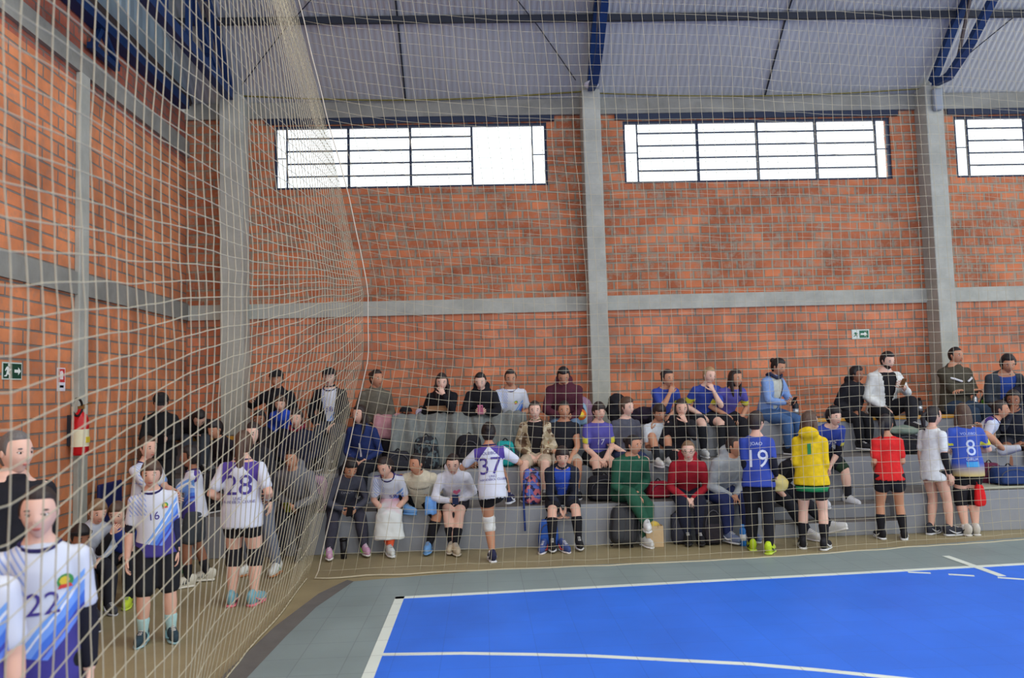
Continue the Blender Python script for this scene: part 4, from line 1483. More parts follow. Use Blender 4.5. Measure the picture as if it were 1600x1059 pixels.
J['p8'] = person('woman in grey sweatpants and white sneakers with green stripes standing behind jersey 28', (396, 660), feet=(-2.42, 8.45), H=1.58, face=-18, turn=(10, 8, 0), sk='fair',
    hair=('dark', 'long', 0), top=('jacket', (40, 40, 46)), bottom=('pants', (104, 112, 126)), shoes=((220, 224, 220), (176, 116, 70), (40, 120, 84), 'stripes'), arms=('down', 'hips'), legs=((.24, -.0), (.06, .02)))
# kids sitting at the left wall side
bench_z = .36
J['ka'] = person('dark-haired child with black headband sitting low beside the left wall, nearest of three', (124, 818), seat=(.30, 6.75), H=1.25, face=55, turn=(0, 14, 0), sk='brown', child=True, hair=('black', 'short', .1),
    top=('tee', (206, 210, 216)), bottom=('shorts', (40, 42, 60), .8), legs=LG((.1, .42, None, 0), (.1, .42, None, 0), .30), arms=('lap', 'lap'), socks=((200, 214, 210), 1.45), shoes=((50, 50, 56), (210, 210, 210), (200, 200, 205)), hat=('band', (30, 30, 34)))
J['kb'] = person('fair-haired child in white and dark jacket sitting between the other two small boys', (152, 780), seat=(.34, 7.3), H=1.30, face=45, turn=(0, 16, 0), sk='light', child=True, hair=('light', 'short', .1),
    top=('long', (190, 200, 214)), bottom=('pants', (36, 38, 48)), legs=LG((.08, .40, None, 0), (.08, .40, None, 0), .34), arms=('lap', 'lap'), shoes=((60, 62, 70), (190, 190, 195), (220, 220, 224)))
J['kc'] = person('boy in dark blue jersey sitting with a hand at his mouth beside jersey 16', (184, 783), seat=(.36, 7.6), H=1.30, face=15, turn=(-5, 12, 0), sk='light', child=True, hair=('brown', 'short', .1),
    top=('tee', 'away'), bottom=('pants', (28, 30, 38)), legs=LG((.1, .38, None, 0), (.1, .38, None, 0), .36), arms=('lap', 'mouth'), shoes=((190, 214, 60), (200, 220, 80)), extra=[('armsleeve', -1, .3, 1.9, (28, 28, 34))])
# --- top tier, left of the corner column
J['p9'] = person('person in black jacket and black cap standing on the lowest tier by the left wall', (242, 614), feet=(-3.93, 9.72, T1), lean=14, H=1.46, face=22, turn=(0, 25, 0), sk='light', hair=('black', 'short', 0), top=('jacket', BLK), bottom=('pants', BLK), arms=('phone', 'phone'), hat=('cap', (30, 30, 34)), legs=((.09, 0), (.08, .02)))
J['p10'] = person('person in black hoodie bent low on the top tier left of the corner column', (310, 664), seat=(T3, 10.80), H=1.62, lean=76, face=30, turn=(0, 50, 0), sk='light', hair=('black', 'short', 0), top=('hoodie', (24, 24, 30)), bottom=('pants', (70, 76, 86)), arms=('clasp', 'clasp'), legs=LG())
J['p11'] = person('dark-clothed child with face turned down in front of the corner column', (338, 655), seat=(M_[0], 10.0), H=1.45, face=-30, turn=(0, 18, 0), sk='tan', hair=('black', 'short', .1), top=('long', (34, 30, 38)), bottom=('pants', (36, 36, 46)), arms=('lap', 'lap'), legs=LG(drop=.39))
# --- top tier
J['a'] = person('man with black cap and black jacket raising one arm right of the corner column', (432, 579), seat=A, H=1.68, face=0, turn=(-4, 6, 0), sk='tan', hair=('black', 'short', 0), top=('jacket', (24, 25, 32)), bottom=('pants', BLK), arms=('lap', (-.19, .10, .26)), hat=('cap', (26, 26, 30)), legs=LG())
J['a2'] = person('small child in bright blue jacket sitting in front of the man with the black cap', (438, 618), seat=(T3, 10.66), H=1.12, face=5, turn=(0, 8, 0), sk='light', child=True, hair=('brown', 'short', .1), top=('jacket', (40, 76, 190)), bottom=('pants', (36, 40, 60)), arms=('lap', 'lap'), legs=LG(drop=.40))
J['b'] = person('teenager with dark cap and black jacket open over a white and blue jersey', (514, 576), seat=A, H=1.68, face=0, turn=(3, 4, 0), sk='fair', hair=('dark', 'short', .05), top=('jacket', (26, 27, 34)), under='home', bottom=('pants', (50, 54, 66)), arms=('lap', 'hips'), hat=('cap', (34, 32, 36)), legs=LG(), marks=[nm('58', 0, .16, .10)])
J['c'] = person('woman in olive grey jacket turned to the right with a pink blanket on her lap', (587, 578), seat=A, H=1.66, face=18, turn=(28, 4, 0), sk='tan', hair=('dark', 'bun', 0), top=('jacket', (104, 100, 88)), bottom=('pants', (40, 36, 44)), arms=('lap', 'lap'), legs=LG())
J['d'] = person('girl with long dark hair hiding her mouth in a black hoodie', (690, 583), seat=A, H=1.60, face=2, turn=(0, 10, 0), sk='fair', hair=('dark', 'long', .05), top=('hoodie', (24, 24, 30)), bottom=('pants', BLK), arms=('mouth', 'lap'), legs=LG())
J['e'] = person('girl in black puffer jacket looking at a pink phone above the grey blanket', (751, 581), seat=A, H=1.62, face=-4, turn=(-6, 20, 0), sk='fair', hair=('black', 'bun', 0), top=('puffer', (28, 28, 34)), bottom=('pants', BLK), arms=('phone_high', 'phone_high'), legs=LG())
J['f'] = person('girl in white and blue jersey sitting at the right end of the grey blanket', (797, 577), seat=A, H=1.62, face=4, turn=(0, 12, 0), sk='tan', hair=('black', 'bun', 0), top=('tee', 'home'), bottom=('pants', (70, 74, 84)), arms=('lap', 'clasp'), legs=LG(), marks=[('crest', .07, .22, .025)], build=1.05)
J['g'] = person('man in maroon hoodie and jeans looking down at his hands', (880, 571), seat=A, H=1.72, face=-6, turn=(0, 34, 0), sk='tan', hair=('black', 'short', 0), top=('hoodie', (84, 40, 54)), bottom=('pants', (112, 140, 172)), arms=('clasp', 'phone'), legs=LG(), build=1.15)
J['h'] = person('girl in royal blue jersey with chin on her hand, dark hair tied back', (1042, 577), seat=A, H=1.58, face=10, turn=(16, 6, 0), sk='tan', hair=('black', 'bun', 0), top=('tee', 'away'), bottom=('pants', (30, 32, 44)), arms=('lap', 'chin'), legs=LG())
J['i'] = person('blond girl in blue jersey resting her cheek on her hand, bare knees and black socks', (1106, 573), seat=A, H=1.60, face=4, turn=(14, 10, 4), sk='fair', hair=('blond', 'bun', 0), top=('tee', 'away'), bottom=('shorts', (34, 36, 44), .6), arms=('chin', 'lap'), socks=((30, 32, 38), 1.12), shoes=((216, 220, 220), (232, 232, 232)), legs=LG((.12, .34, None, 8), (.10, .30, None, -4)), lean=None)
J['j'] = person('girl with long dark hair in violet blue jersey and black trousers', (1148, 577), seat=A, H=1.58, face=12, turn=(18, 6, 0), sk='tan', hair=('dark', 'long', 0), top=('tee', 'away_violet'), bottom=('pants', (30, 30, 36)), arms=('knee', 'lap'), legs=LG())
J['k'] = person('woman in light blue jacket and jeans looking down at a phone', (1212, 559), seat=A, H=1.66, face=32, turn=(6, 24, 0), sk='tan', hair=('black', 'bun', 0), top=('jacket', (128, 160, 214)), under=(196, 200, 190), bottom=('pants', (72, 104, 150)), arms=('phone', 'phone'), legs=LG((.12, .40, None, 0), (.06, .34, None, 0)), extra=[('scarf', (46, 52, 76))])
J['l'] = person('child with curly dark hair in black jacket beside the man in white', (1337, 573), seat=A, H=1.42, face=20, turn=(15, 10, 0), sk='brown', child=True, hair=('black', 'curly', 0), top=('puffer', (28, 28, 34)), bottom=('pants', BLK), arms=('lap', 'lap'), legs=LG(drop=.42))
J['m'] = person('bearded man in white jacket over black shirt holding up a phone', (1384, 550), seat=A, H=1.74, face=8, turn=(6, 18, 0), sk='fair', hair=('black', 'short', 0), top=('jacket', (222, 226, 224)), under=(26, 26, 32), bottom=('pants', (28, 29, 35)), arms=('phone_high', 'lap'), legs=LG((.02, .50, -.12, 20), (.10, .32, None, 0), splay=.5), beard=True, build=1.12)
J['n'] = person('man with short dark hair in olive jacket with white chest stripes', (1492, 537), seat=A, H=1.80, face=12, turn=(10, 4, 0), sk='tan', hair=('black', 'buzz', 0), top=('jacket', (74, 70, 58)), bottom=('pants', (48, 66, 88)), arms=('cross', 'cross'), legs=LG(), extra=[('chestband', (226, 228, 232))], build=1.18)
J['o'] = person('man in dark grey jacket open over a blue shirt near the right edge', (1573, 554), seat=A, H=1.74, face=-6, turn=(-8, 18, 0), sk='tan', hair=('black', 'curly', 0), top=('jacket', (60, 68, 78)), under=(44, 74, 150), bottom=('pants', (40, 44, 56)), arms=('clasp', 'clasp'), legs=LG(), build=1.15)
J['p'] = person('person in dark jacket cut off by the right picture edge on the top tier', (1612, 578), seat=A, H=1.62, face=-10, turn=(-10, 10, 0), sk='tan', hair=('black', 'short', 0), top=('jacket', (40, 42, 56)), bottom=('pants', (34, 36, 44)), arms=('lap', 'lap'), legs=LG())
# --- middle tier
LM = LG((.09, .36, None, 0), (.09, .36, None, 0), .39)
J['m1'] = person('dark-haired boy in black on the middle tier right behind jersey 28', (405, 640), seat=M_, H=1.5, face=5, turn=(0, 8, 0), sk='brown', hair=('black', 'short', .05), top=('long', (34, 32, 38)), bottom=('pants', (36, 36, 44)), arms=('lap', 'lap'), legs=LM)
J['m2'] = person('boy in navy jacket with red collar on the middle tier below the open black jacket', (463, 640), seat=M_, H=1.54, face=0, turn=(-4, 6, 0), sk='light', hair=('dark', 'short', .05), top=('jacket', (34, 38, 58)), bottom=('pants', (36, 38, 48)), arms=('lap', 'lap'), legs=LM, extra=[('scarf', (120, 36, 56))])
J['m3'] = person('girl with very long dark hair in navy top at the edge rope of the net', (562, 634), seat=M_, H=1.60, face=-14, turn=(-22, 4, 0), sk='light', hair=('dark', 'long', 0), top=('long', (36, 52, 104)), bottom=('pants', (30, 32, 42)), arms=('lap', 'lap'), legs=LM, marks=[('poly', [(-.012, -.09), (.012, -.09), (.012, .09), (-.012, .09)], .0, .14, False, (210, 214, 224), 'print')])
J['m4'] = person('girl in brown camouflage jacket and shorts left of the girl in the black t-shirt', (835, 627), seat=M_, H=1.60, face=-8, turn=(6, 6, 0), sk='fair', hair=('dark', 'bun', 0), top=('jacket', 'camo'), under=(34, 32, 36), bottom=('shorts', (190, 172, 150), .8), arms=('lap', 'lap'), legs=LG((.10, .36, None, 0), (.13, .40, None, 0), .39), shoes=((80, 76, 74), (200, 196, 190)))
J['m5'] = person('girl in black sleeveless t-shirt with bare arms on the middle tier', (881, 627), seat=M_, H=1.58, face=4, turn=(-4, 6, 0), sk='tan', hair=('black', 'bun', 0), top=('tee', (34, 36, 44)), sleeve=.35, bottom=('shorts', (180, 170, 156), .8), arms=('clasp', 'lap'), legs=LM)
J['m6'] = person('boy with dark bangs in violet blue jersey 17 and long black socks', (935, 629), seat=M_, H=1.55, face=6, turn=(14, 4, 0), sk='light', hair=('dark', 'short', .16), top=('tee', 'away_violet'), bottom=('shorts', (34, 34, 40), .6), arms=('clasp', 'clasp'), legs=LG((.11, .42, None, 0), (.06, .46, None, 0), .39), socks=((30, 30, 36), 1.25), shoes=((34, 34, 40), (80, 80, 84)), marks=[('text', '17', .11, .02, .17, False, (226, 228, 236), 'number')])
J['m7'] = person('boy with wavy brown hair in dark grey t-shirt beside jersey 17', (979, 623), seat=M_, H=1.58, face=16, turn=(20, 4, 0), sk='fair', hair=('brown', 'curly', .02), top=('tee', (84, 86, 98)), bottom=('shorts', (44, 54, 88), .8), arms=('lap', 'lap'), legs=LM, socks=((30, 30, 36), 1.4))
J['m8'] = person('child hugging knees under a white jersey pulled over them, face half hidden', (1028, 630), seat=(T2, 10.26), H=1.45, face=8, turn=(6, 24, 0), sk='tan', hair=('dark', 'short', .1), top=('tee', (206, 216, 222)), bottom=('shorts', (170, 180, 188), .3), arms=('knee', 'knee'), legs=dict(l=(.07, .34, .02, 0), r=(.09, .36, .02, 0), drop=.05, splay=.1), socks=((28, 30, 36), 1.5), shoes=((216, 216, 214), (230, 230, 230)))
J['m9'] = person('girl dressed in black with a hand before her mouth right of the child hugging knees', (1064, 624), seat=M_, H=1.58, face=0, turn=(-4, 8, 0), sk='light', hair=('dark', 'long', 0), top=('long', (30, 30, 36)), bottom=('pants', (28, 28, 34)), arms=('mouth', 'lap'), legs=LM)
J['m10'] = person('boy with bushy black hair in dark blue numbered jersey, black arm sleeve and white sneakers', (1302, 635), seat=(T2 - .0, 10.10), H=1.62, face=6, turn=(10, 6, 0), sk='fair', hair=('black', 'curly', .08), top=('tee', 'away'), bottom=('shorts', (30, 32, 40), .75), arms=('clasp', 'clasp'), legs=LG((.20, .30, -.52, 10), (.13, .32, -.52, -10), .55, .3), socks=((30, 30, 36), 1.6), shoes=((222, 226, 232), (232, 234, 238)), marks=[('text', '135', .13, .0, .19, False, (226, 230, 238), 'number', 1.2)], extra=[('armsleeve', 1, .5, 1.3, (30, 30, 40))], pads=((40, 60, 44), .7, .95, 1))
J['m11'] = person('girl in white and violet jersey sitting sideways with crossed legs near the right edge', (1562, 625), seat=M_, H=1.48, face=52, turn=(0, 6, 0), sk='tan', hair=('dark', 'bun', 0), top=('tee', 'home'), bottom=('shorts', (52, 46, 96), .6), arms=('clasp', 'knee'), legs=dict(l=(.0, .22, -.0 + .04, 30), r=(.10, .40, .03, 0), drop=.0, splay=1.2), shoes=((196, 200, 210), (120, 124, 150)))
J['m12'] = person('boy with curly hair in dark clothes with bare legs at the right picture edge', (1583, 611), seat=(T2, 10.32), H=1.60, face=-28, turn=(-10, 6, 0), sk='brown', hair=('black', 'curly', 0), top=('long', (40, 44, 56)), bottom=('shorts', (44, 46, 56), .7), arms=('clasp', 'mouth'), legs=LG((.1, .42, None, 0), (.1, .42, None, 0), .39))
# --- lowest tier
LF = LG()
J['f0'] = person('man in grey hoodie and black trousers filming with a phone left of the pink backpack', (456, 702), seat=F_, H=1.62, face=-6, turn=(-4, 4, 0), sk='tan', hair=('black', 'buzz', 0), top=('hoodie', (110, 112, 118)), bottom=('pants', (36, 38, 46)), arms=('phone', 'lap'), legs=LG((.12, .40, None, 0), (.12, .36, None, 0)), shoes=((34, 34, 38), (50, 50, 54)), build=1.12)
J['f1'] = person('boy in charcoal sweatshirt and trousers bending over a phone, pink and green shoes', (545, 713), seat=F_, H=1.50, face=22, turn=(8, 26, 0), sk='tan', hair=('black', 'short', .1), top=('long', (72, 74, 86)), bottom=('pants', (56, 56, 68)), arms=('phone', 'phone'), legs=LG((.16, .42, None, 0), (.24, .40, None, -10)), shoes=((206, 160, 190), (226, 226, 220), (140, 220, 90)), marks=[('text', 'DNCO', .05, .0, .22, False, (170, 172, 182), 'lettering')])
J['f2'] = person('girl in white jersey 58 with pink and white towel and orange socks', (604, 711), seat=F_, H=1.50, face=-2, turn=(-24, 26, 0), sk='light', hair=('dark', 'pony', 0), top=('tee', 'home'), bottom=('shorts', (30, 30, 36), .8), arms=('clasp', 'clasp'), legs=LG((.015, .40, -.40, 20), (-.01, .34, -.42, 20)), socks=((236, 98, 62), 1.62), shoes=((218, 226, 226), (228, 232, 232)), marks=[nm('58', .04, .15, .09)])
J['f3'] = person('girl in cream sweatshirt with one leg crossed and light blue clogs', (652, 708), seat=F_, H=1.52, face=-6, turn=(-38, 6, 0), sk='tan', hair=('black', 'bun', 0), top=('long', (216, 208, 184)), bottom=('shorts', (28, 28, 34), .75), arms=('clasp', 'clasp'), legs=dict(l=(.10, .34, None, 0), r=(.20, .20, .02, 60), drop=.46, splay=.8), socks=((26, 26, 32), 1.25), shoes=((110, 160, 214), (120, 170, 222)), build=1.1, marks=[('text', 'SANTA MONICA', .032, .0, .235, False, (60, 58, 60), 'lettering')])
J['f4'] = person('girl in white hoodie with heart print looking at a phone, legs crossed, beige shoes', (708, 707), seat=F_, H=1.52, face=2, turn=(-6, 18, 0), sk='fair', hair=('dark', 'bun', 0), top=('hoodie', (224, 228, 240)), bottom=('shorts', (34, 34, 40), .5), arms=('lap', 'phone_high'), legs=LG((.0, .44, -.40, 10), (.04, .36, None, -10)), socks=((26, 26, 32), 1.45), shoes=((196, 182, 158), (208, 200, 184)),
    marks=[('poly', [(0, -.04), (.045, .01), (.038, .04), (.018, .045), (0, .028), (-.018, .045), (-.038, .04), (-.045, .01)], .03, .185, False, (226, 120, 160), 'heart_print'), ('poly', [(-.04, -.012), (.04, -.012), (.03, .01), (-.03, .01)], .03, .145, False, (140, 190, 220), 'print')])
J['37'] = person('girl in white jersey 37 with white knee pad stepping onto the bleacher', (764, 683), feet=(.08, 8.60), H=1.49, face=176, turn=(0, 4, 0), sk='tan', hair=('black', 'bun', 0), top=('tee', 'home', -.07), bottom=('tight', BLK, .40), arms=((.17, .20, .20), (-.20, .20, .20)), side=4, lean=8,
    legs=((.02, .0), (.16, .42, .56)), pads=((222, 224, 222), .86, 1.18, 1), socks=((226, 228, 232), 1.88), shoes=((38, 42, 74), (222, 226, 232), (222, 226, 232)),
    marks=[nm('37', 0, .165, .26, True), ('text', 'VOLEIBOL', .045, 0, .262, True, VIO, 'lettering'), ('text', 'UNO', .036, -.02, .095, True, VIO, 'lettering'), ('text', 'HANDEBOL CLUBE', .034, -.02, .072, True, VIO, 'lettering')])
J['f5'] = person('boy in navy jacket over blue shirt with hands between his bare knees', (878, 697), seat=F_, H=1.54, face=0, turn=(0, 10, 0), sk='light', hair=('dark', 'short', .14), top=('jacket', (36, 40, 54)), under=(50, 84, 190), bottom=('shorts', (28, 28, 34), .75), arms=('between', 'between'), legs=LG((.15, .40, None, 0), (.15, .44, None, -4)), socks=((28, 28, 34), 1.28), shoes=((34, 34, 38), (206, 208, 208)), marks=[('text', 'SPORT', .035, 0, .16, False, (170, 190, 230), 'lettering')])
J['f6'] = person('woman in dark green tracksuit with crossed legs and white sneakers looking right', (988, 680), seat=F_, H=1.64, face=14, turn=(34, 4, 0), sk='tan', hair=('black', 'bun', 0), top=('long', (38, 88, 68)), bottom=('pants', (38, 86, 66)), arms=('lap', 'clasp'), legs=LG((.06, .36, None, 0), (-.02, .50, -.20, -20), .48, .3), shoes=((222, 226, 226), (232, 234, 234)), build=1.12)
J['f7'] = person('woman with glasses in red hoodie and navy trousers, hands folded', (1075, 688), seat=F_, H=1.62, face=-8, turn=(-8, 4, 0), sk='fair', hair=('light', 'bun', 0), top=('hoodie', (160, 30, 44)), bottom=('pants', (30, 34, 52)), arms=('clasp', 'clasp'), legs=LG((.08, .36, None, 0), (.05, .34, None, 0)), glasses=True, shoes=((28, 28, 34), (40, 40, 44)))
J['f8'] = person('man in light grey hoodie and navy trousers looking right beside jersey 19', (1146, 681), seat=F_, H=1.68, face=22, turn=(24, 4, 0), sk='tan', hair=('dark', 'buzz', 0), top=('hoodie', (158, 164, 168)), bottom=('pants', (38, 48, 92)), arms=('clasp', 'clasp'), legs=LG((.10, .40, None, 0), (.12, .34, None, 0)), shoes=((110, 124, 156), (206, 210, 214), (220, 222, 226)), build=1.12)
J['19'] = person('boy in blue jersey 19 with black arm sleeves and neon yellow shoes', (1188, 655), feet=(3.0, 8.56), build=.86, H=1.52, face=158, turn=(-34, 4, 0), sk='light', hair=('dark', 'short', 0), top=('tee', 'away', -.05), bottom=('pants', (28, 29, 36)), arms=((.07, .12, .05, (.1, 1, -.4)), (-.12, .06, .02, (-.1, 1, -.3))), shoes=((190, 220, 50), (200, 226, 90), (60, 80, 60)),
    marks=[('text', '19', .27, 0, .15, True, (220, 226, 240), 'number', .95), ('text', 'JOAO', .05, 0, .262, True, (200, 210, 236), 'lettering')], extra=[('armsleeve', 1, .3, 1.8, (28, 30, 42)), ('armsleeve', -1, .3, 1.8, (28, 30, 42))], legs=((.10, .10), (.08, -.05)))
J['f9'] = person('person in black t-shirt and trousers with white sneakers sitting behind the yellow hoodie', (1250, 688), seat=(T1, 9.68), H=1.60, face=26, turn=(10, 20, 0), sk='light', hair=('dark', 'short', 0), top=('tee', (26, 26, 32)), bottom=('pants', (32, 34, 42)), arms=('knee', 'knee'), legs=LG((.30, .60, None, 10), (.06, .52, None, 0), .48, .5), shoes=((220, 222, 222), (230, 230, 230)))
J['yel'] = person('girl in yellow hoodie with green hem and black shorts, long brown hair, seen from behind', (1270, 650), feet=(3.62, 8.62), H=1.50, face=152, turn=(-40, 4, 0), sk='fair', hair=('brown', 'long', 0), top=('hoodie', (226, 192, 30), -.06), bottom=('shorts', (30, 30, 36), .5), arms=((.08, .12, .06, (.25, 1, -.4)), (-.08, .12, .06, (-.25, 1, -.4))), build=.84, extra=[('hem', (40, 140, 84), -.055)], socks=((28, 28, 34), 1.45), shoes=SHOE_BW, legs=((.13, .02), (.10, .0)), marks=[('poly', [(-.02, -.06), (.02, -.06), (.02, .06), (-.02, .06)], -.0, .22, True, (50, 140, 80), 'print')])
J['red'] = person('girl in red jersey and black shorts with dark ponytail, seen from behind', (1386, 653), feet=(4.70, 9.0), H=1.42, face=165, turn=(-30, 4, 0), sk='tan', hair=('black', 'pony', 0), top=('tee', (216, 42, 42), -.04), bottom=('shorts', (34, 34, 42), .4), arms=((.09, .12, .06, (.25, 1, -.4)), (-.07, .12, .08, (-.25, 1, -.4))), build=.85, socks=((28, 28, 34), 1.40), shoes=SHOE_BW, legs=((.12, .02), (.12, .0)))
J['wht'] = person('girl in white t-shirt with one black arm sleeve and dark sneakers standing beside jersey 8', (1459, 637), feet=(5.31, 9.14), build=.82, H=1.50, face=108, turn=(-10, 4, 0), sk='light', hair=('black', 'pony', 0), top=('tee', (224, 230, 232), -.09), bottom=('tight', BLK, .2), arms=('down', 'down'), extra=[('armsleeve', -1, .9, 1.85, (30, 30, 36))], shoes=((44, 46, 56), (214, 218, 222), (200, 204, 210)), legs=((.07, -.02), (.09, .1)))
J['8'] = person('girl in blue to yellow faded jersey 8 with wide black knee pads', (1500, 640), feet=(5.68, 9.06), H=1.52, face=172, turn=(-14, 4, 0), sk='light', hair=('brown', 'long', 0), top=('tee', 'away_fade', -.07), bottom=('tight', BLK, .45), pads=((34, 34, 40), .72, 1.14), socks=((224, 226, 228), 1.88), shoes=((206, 204, 196), (214, 214, 210), (44, 44, 50)), arms=((.07, .16, .12), (-.10, .16, .12)), build=1.0,
    marks=[('text', '8', .26, 0, .15, True, (200, 214, 240), 'number', .9), ('text', 'VOLEIBOL', .042, 0, .262, True, (180, 200, 240), 'lettering'), ('text', 'GIRUA', .045, 0, .068, True, (210, 220, 240), 'lettering'), ('poly', [(-.07, -.03), (.07, -.03), (.07, .03), (-.07, .03)], .0, .03, True, (70, 160, 220), 'print')], legs=((.07, .0), (.05, .02)))


# ---------------------------------------------------------------- nets
NETM = mat((186, 178, 152), .8, 0, 0, 60, 0)
SEAM = [(0, -1.74), (1.18, -1.42), (2.2, -1.17), (2.9, -1.16), (3.95, -1.35), (5.1, -1.63), (6.05, -1.85), (7.2, -2.0)]


def interp(tab, x):
    if x <= tab[0][0]: return tab[0][1]
    for (a, va), (b_, vb) in zip(tab[:-1], tab[1:]):
        if x <= b_:
            t_ = (x - a) / (b_ - a); return va + (vb - va) * t_
    return tab[-1][1]


def nz(x, y, z, s):
    return mnoise.noise(Vector((x * s, y * s, z * s)))


def side_pt(u, v):
    """u: distance along the hall, v: height parameter"""
    z = v + max(0, u - 2.6) * (.22 * sm(0, .9, v) - .17 * sm(1.3, 3.2, v))
    k = sm(3.5, 8.2, u)
    bx = -1.55 * (1 - k) + interp(SEAM, z) * k - .06 * k
    if z < .8: bx += -.16 * (1 - k) * (1 - z / .8) * sm(3.9, 5.0, u)
    x = bx + .035 * nz(u, v, 1, .8) + .008 * nz(u, v, 5, 4)
    y = u + .03 * nz(u, v, 9, .9) + .010 * nz(u, v, 3, 3.5)
    z = z + .035 * nz(u, v, 14, 1.1) + .008 * nz(u, v, 17, 5)
    return Vector((x, y, max(.012, z)))


def back_pt(u, v):
    z = v + .12 * sm(0, 1.2, v) * math.exp(-u / 1.2) * 3 * .75
    x0 = interp(SEAM, z)
    k = math.exp(-u / 1.6)
    x = -1.55 + u + (x0 + 1.55) * k
    y = interp([(-2, 8.08), (.2, 8.16), (3, 8.26), (6.1, 8.70), (10, 9.1)], x) + .04 * nz(u, v, 2, .7)
    z = z + .05 * nz(u, v, 4, .8) * sm(0, 1, v) + .01 * nz(u, v, 7, 4)
    if v < .35: z = max(.012, z - .05 * sm(.35, 0, v)); y += .05 * nz(u, 0, 3, 3) * (1 - v / .35)
    return Vector((x + .02 * nz(u, v, 6, 1.5), y, max(.012, z)))


def net(fn, us, vs, r, name, knots=None):
    mb = MB()
    Pts = [[fn(u, v) for v in vs] for u in us]

    def strand(pts):
        sd = Vector((0, .3, 1)) if abs((pts[-1] - pts[0]).normalized().z) < .5 else Vector((1, 0, 0))
        mb.tube(pts, [r] * len(pts), side=sd, n=4, cap=False)
    for row in Pts:
        strand(row)
    for j in range(len(vs)):
        strand([Pts[i][j] for i in range(len(us))])
    if knots:
        for i, u in enumerate(us):
            for j in range(len(vs)):
                if knots(u, vs[j]): mb.ell(Pts[i][j], (r * 1.7, r * 1.7, r * 1.7), None, 5, 4)
    return mb, Pts


us = [2.3 + .098 * i for i in range(60)]
vs_ = [.0 + .118 * j for j in range(58)]
mb, Ps = net(side_pt, us, vs_, .0030, 'n', lambda u, v: u < 6 and v < 4)
ns = empty('safety_net', (-1.7, 5, 0)); tag(ns, 'white cord safety net hanging along the left side of the court', 'net')
M0 = Matrix.Translation((1.7, -5, 0))
mb.v = [tuple(M0 @ Vector(p)) for p in mb.v]
mb.build('netting', NETM, ns)
rb = [M0 @ (p[0] + Vector((0, 0, .0))) for p in Ps]
MB().tube(rb, [.006] * len(rb), n=6).build('bottom_rope', NETM, ns)
us2 = [.0 + .118 * i for i in range(100)]
mb, Pb = net(back_pt, us2, vs_, .0021, 'n')
nb = empty('safety_net', (0, 8.2, 0)); tag(nb, 'white cord safety net across the hall in front of the bleachers', 'net')
M1 = Matrix.Translation((0, -8.2, 0))
mb.v = [tuple(M1 @ Vector(p)) for p in mb.v]
mb.build('netting', NETM, nb)
rb = [M1 @ (p[0]) for p in Pb]
MB().tube(rb, [.009] * len(rb), n=6).build('bottom_rope', NETM, nb)
rb = [M1 @ p for p in Pb[0]]
MB().tube(rb, [.0055] * len(rb), n=6).build('edge_rope', mat((206, 198, 180), .8), nb)

# ---------------------------------------------------------------- things on and around the bleachers
def bag_on(px, z, Y, py=700):
    """where a thing on a surface of height z at depth Y stands so that it shows at pixel column px"""
    p = at(px, py, Y=Y); return Vector((p.x, Y, z))


def lump(q, k=.35):
    """superellipsoid: rounds a sphere towards a box"""
    f = lambda v, r: math.copysign(abs(v / r) ** (1 - k), v) * r if r else v
    return q


def rbox(mb, c, w_, d_, h_, k=.45, taper=0.0, nse=0.0, rot=None, nu=24, nv=16, seed=0):
    c = Vector(c)
    def fn(q):
        n_ = Vector((q.x / (w_ / 2), q.y / (d_ / 2), q.z / (h_ / 2)))
        p = 4.5
        l = (abs(n_.x) ** p + abs(n_.y) ** p + abs(n_.z) ** p) ** (1 / p)
        n_ = n_ / l
        o = Vector((n_.x * w_ / 2 * (1 - taper * (n_.z + 1) / 2), n_.y * d_ / 2 * (1 - taper * (n_.z + 1) / 2), n_.z * h_ / 2))
        if nse:
            o *= 1 + nse * mnoise.noise(o * 9 + Vector((seed, 0, 0)))
        return o
    return mb.ell(c, (w_ / 2, d_ / 2, h_ / 2), rot, nu, nv, 0, fn)


def backpack(label, loc, w_, h_, m, rz=0, tilt=0, m2=None, group=None, d_=None, strap=None, name='backpack'):
    t = empty(name, loc, math.radians(rz)); tag(t, label, 'bag' if name != 'backpack' else 'backpack', group)
    d_ = d_ or w_ * .6
    R = Matrix.Rotation(math.radians(tilt), 4, 'X')
    mb = MB(); rbox(mb, (0, 0, h_ / 2), w_, d_, h_, taper=.15, nse=.06, seed=loc[0] * 7)
    mb.v = [tuple(R @ Vector(p)) for p in mb.v]
    mb.build('bag_body', m, t)
    pb = MB(); rbox(pb, (0, -d_ * .48, h_ * .30), w_ * .78, d_ * .30, h_ * .46, nse=.05)
    pb.v = [tuple(R @ Vector(p)) for p in pb.v]
    pk = pb.build('front_pocket', m2 or m, t)
    zb = MB().tube([R @ Vector((w_ * .36 * math.cos(q * PI / 8), -d_ * .48 - .0, h_ * .45 + h_ * .42 * math.sin(q * PI / 8))) for q in range(9)], [.005] * 9, n=5)
    zb.build('zipper', mat((90, 90, 96), .4, .3), t)
    MB().tube([R @ Vector((-.03 + .06 * q / 4, d_ * .1, h_ + .028 * math.sin(q * PI / 4))) for q in range(5)], [.008] * 5, n=6).build('handle', m2 or mat((30, 30, 34), .8), t)
    for s in (-1, 1):
        MB().tube([R @ Vector((s * w_ * .28, d_ * .45 + .03 * math.sin(q * PI / 5), h_ * (.92 - .17 * q))) for q in range(6)], [(.022, .006)] * 6, n=8).build('strap', strap or m2 or mat((30, 30, 34), .8), t)
    return t


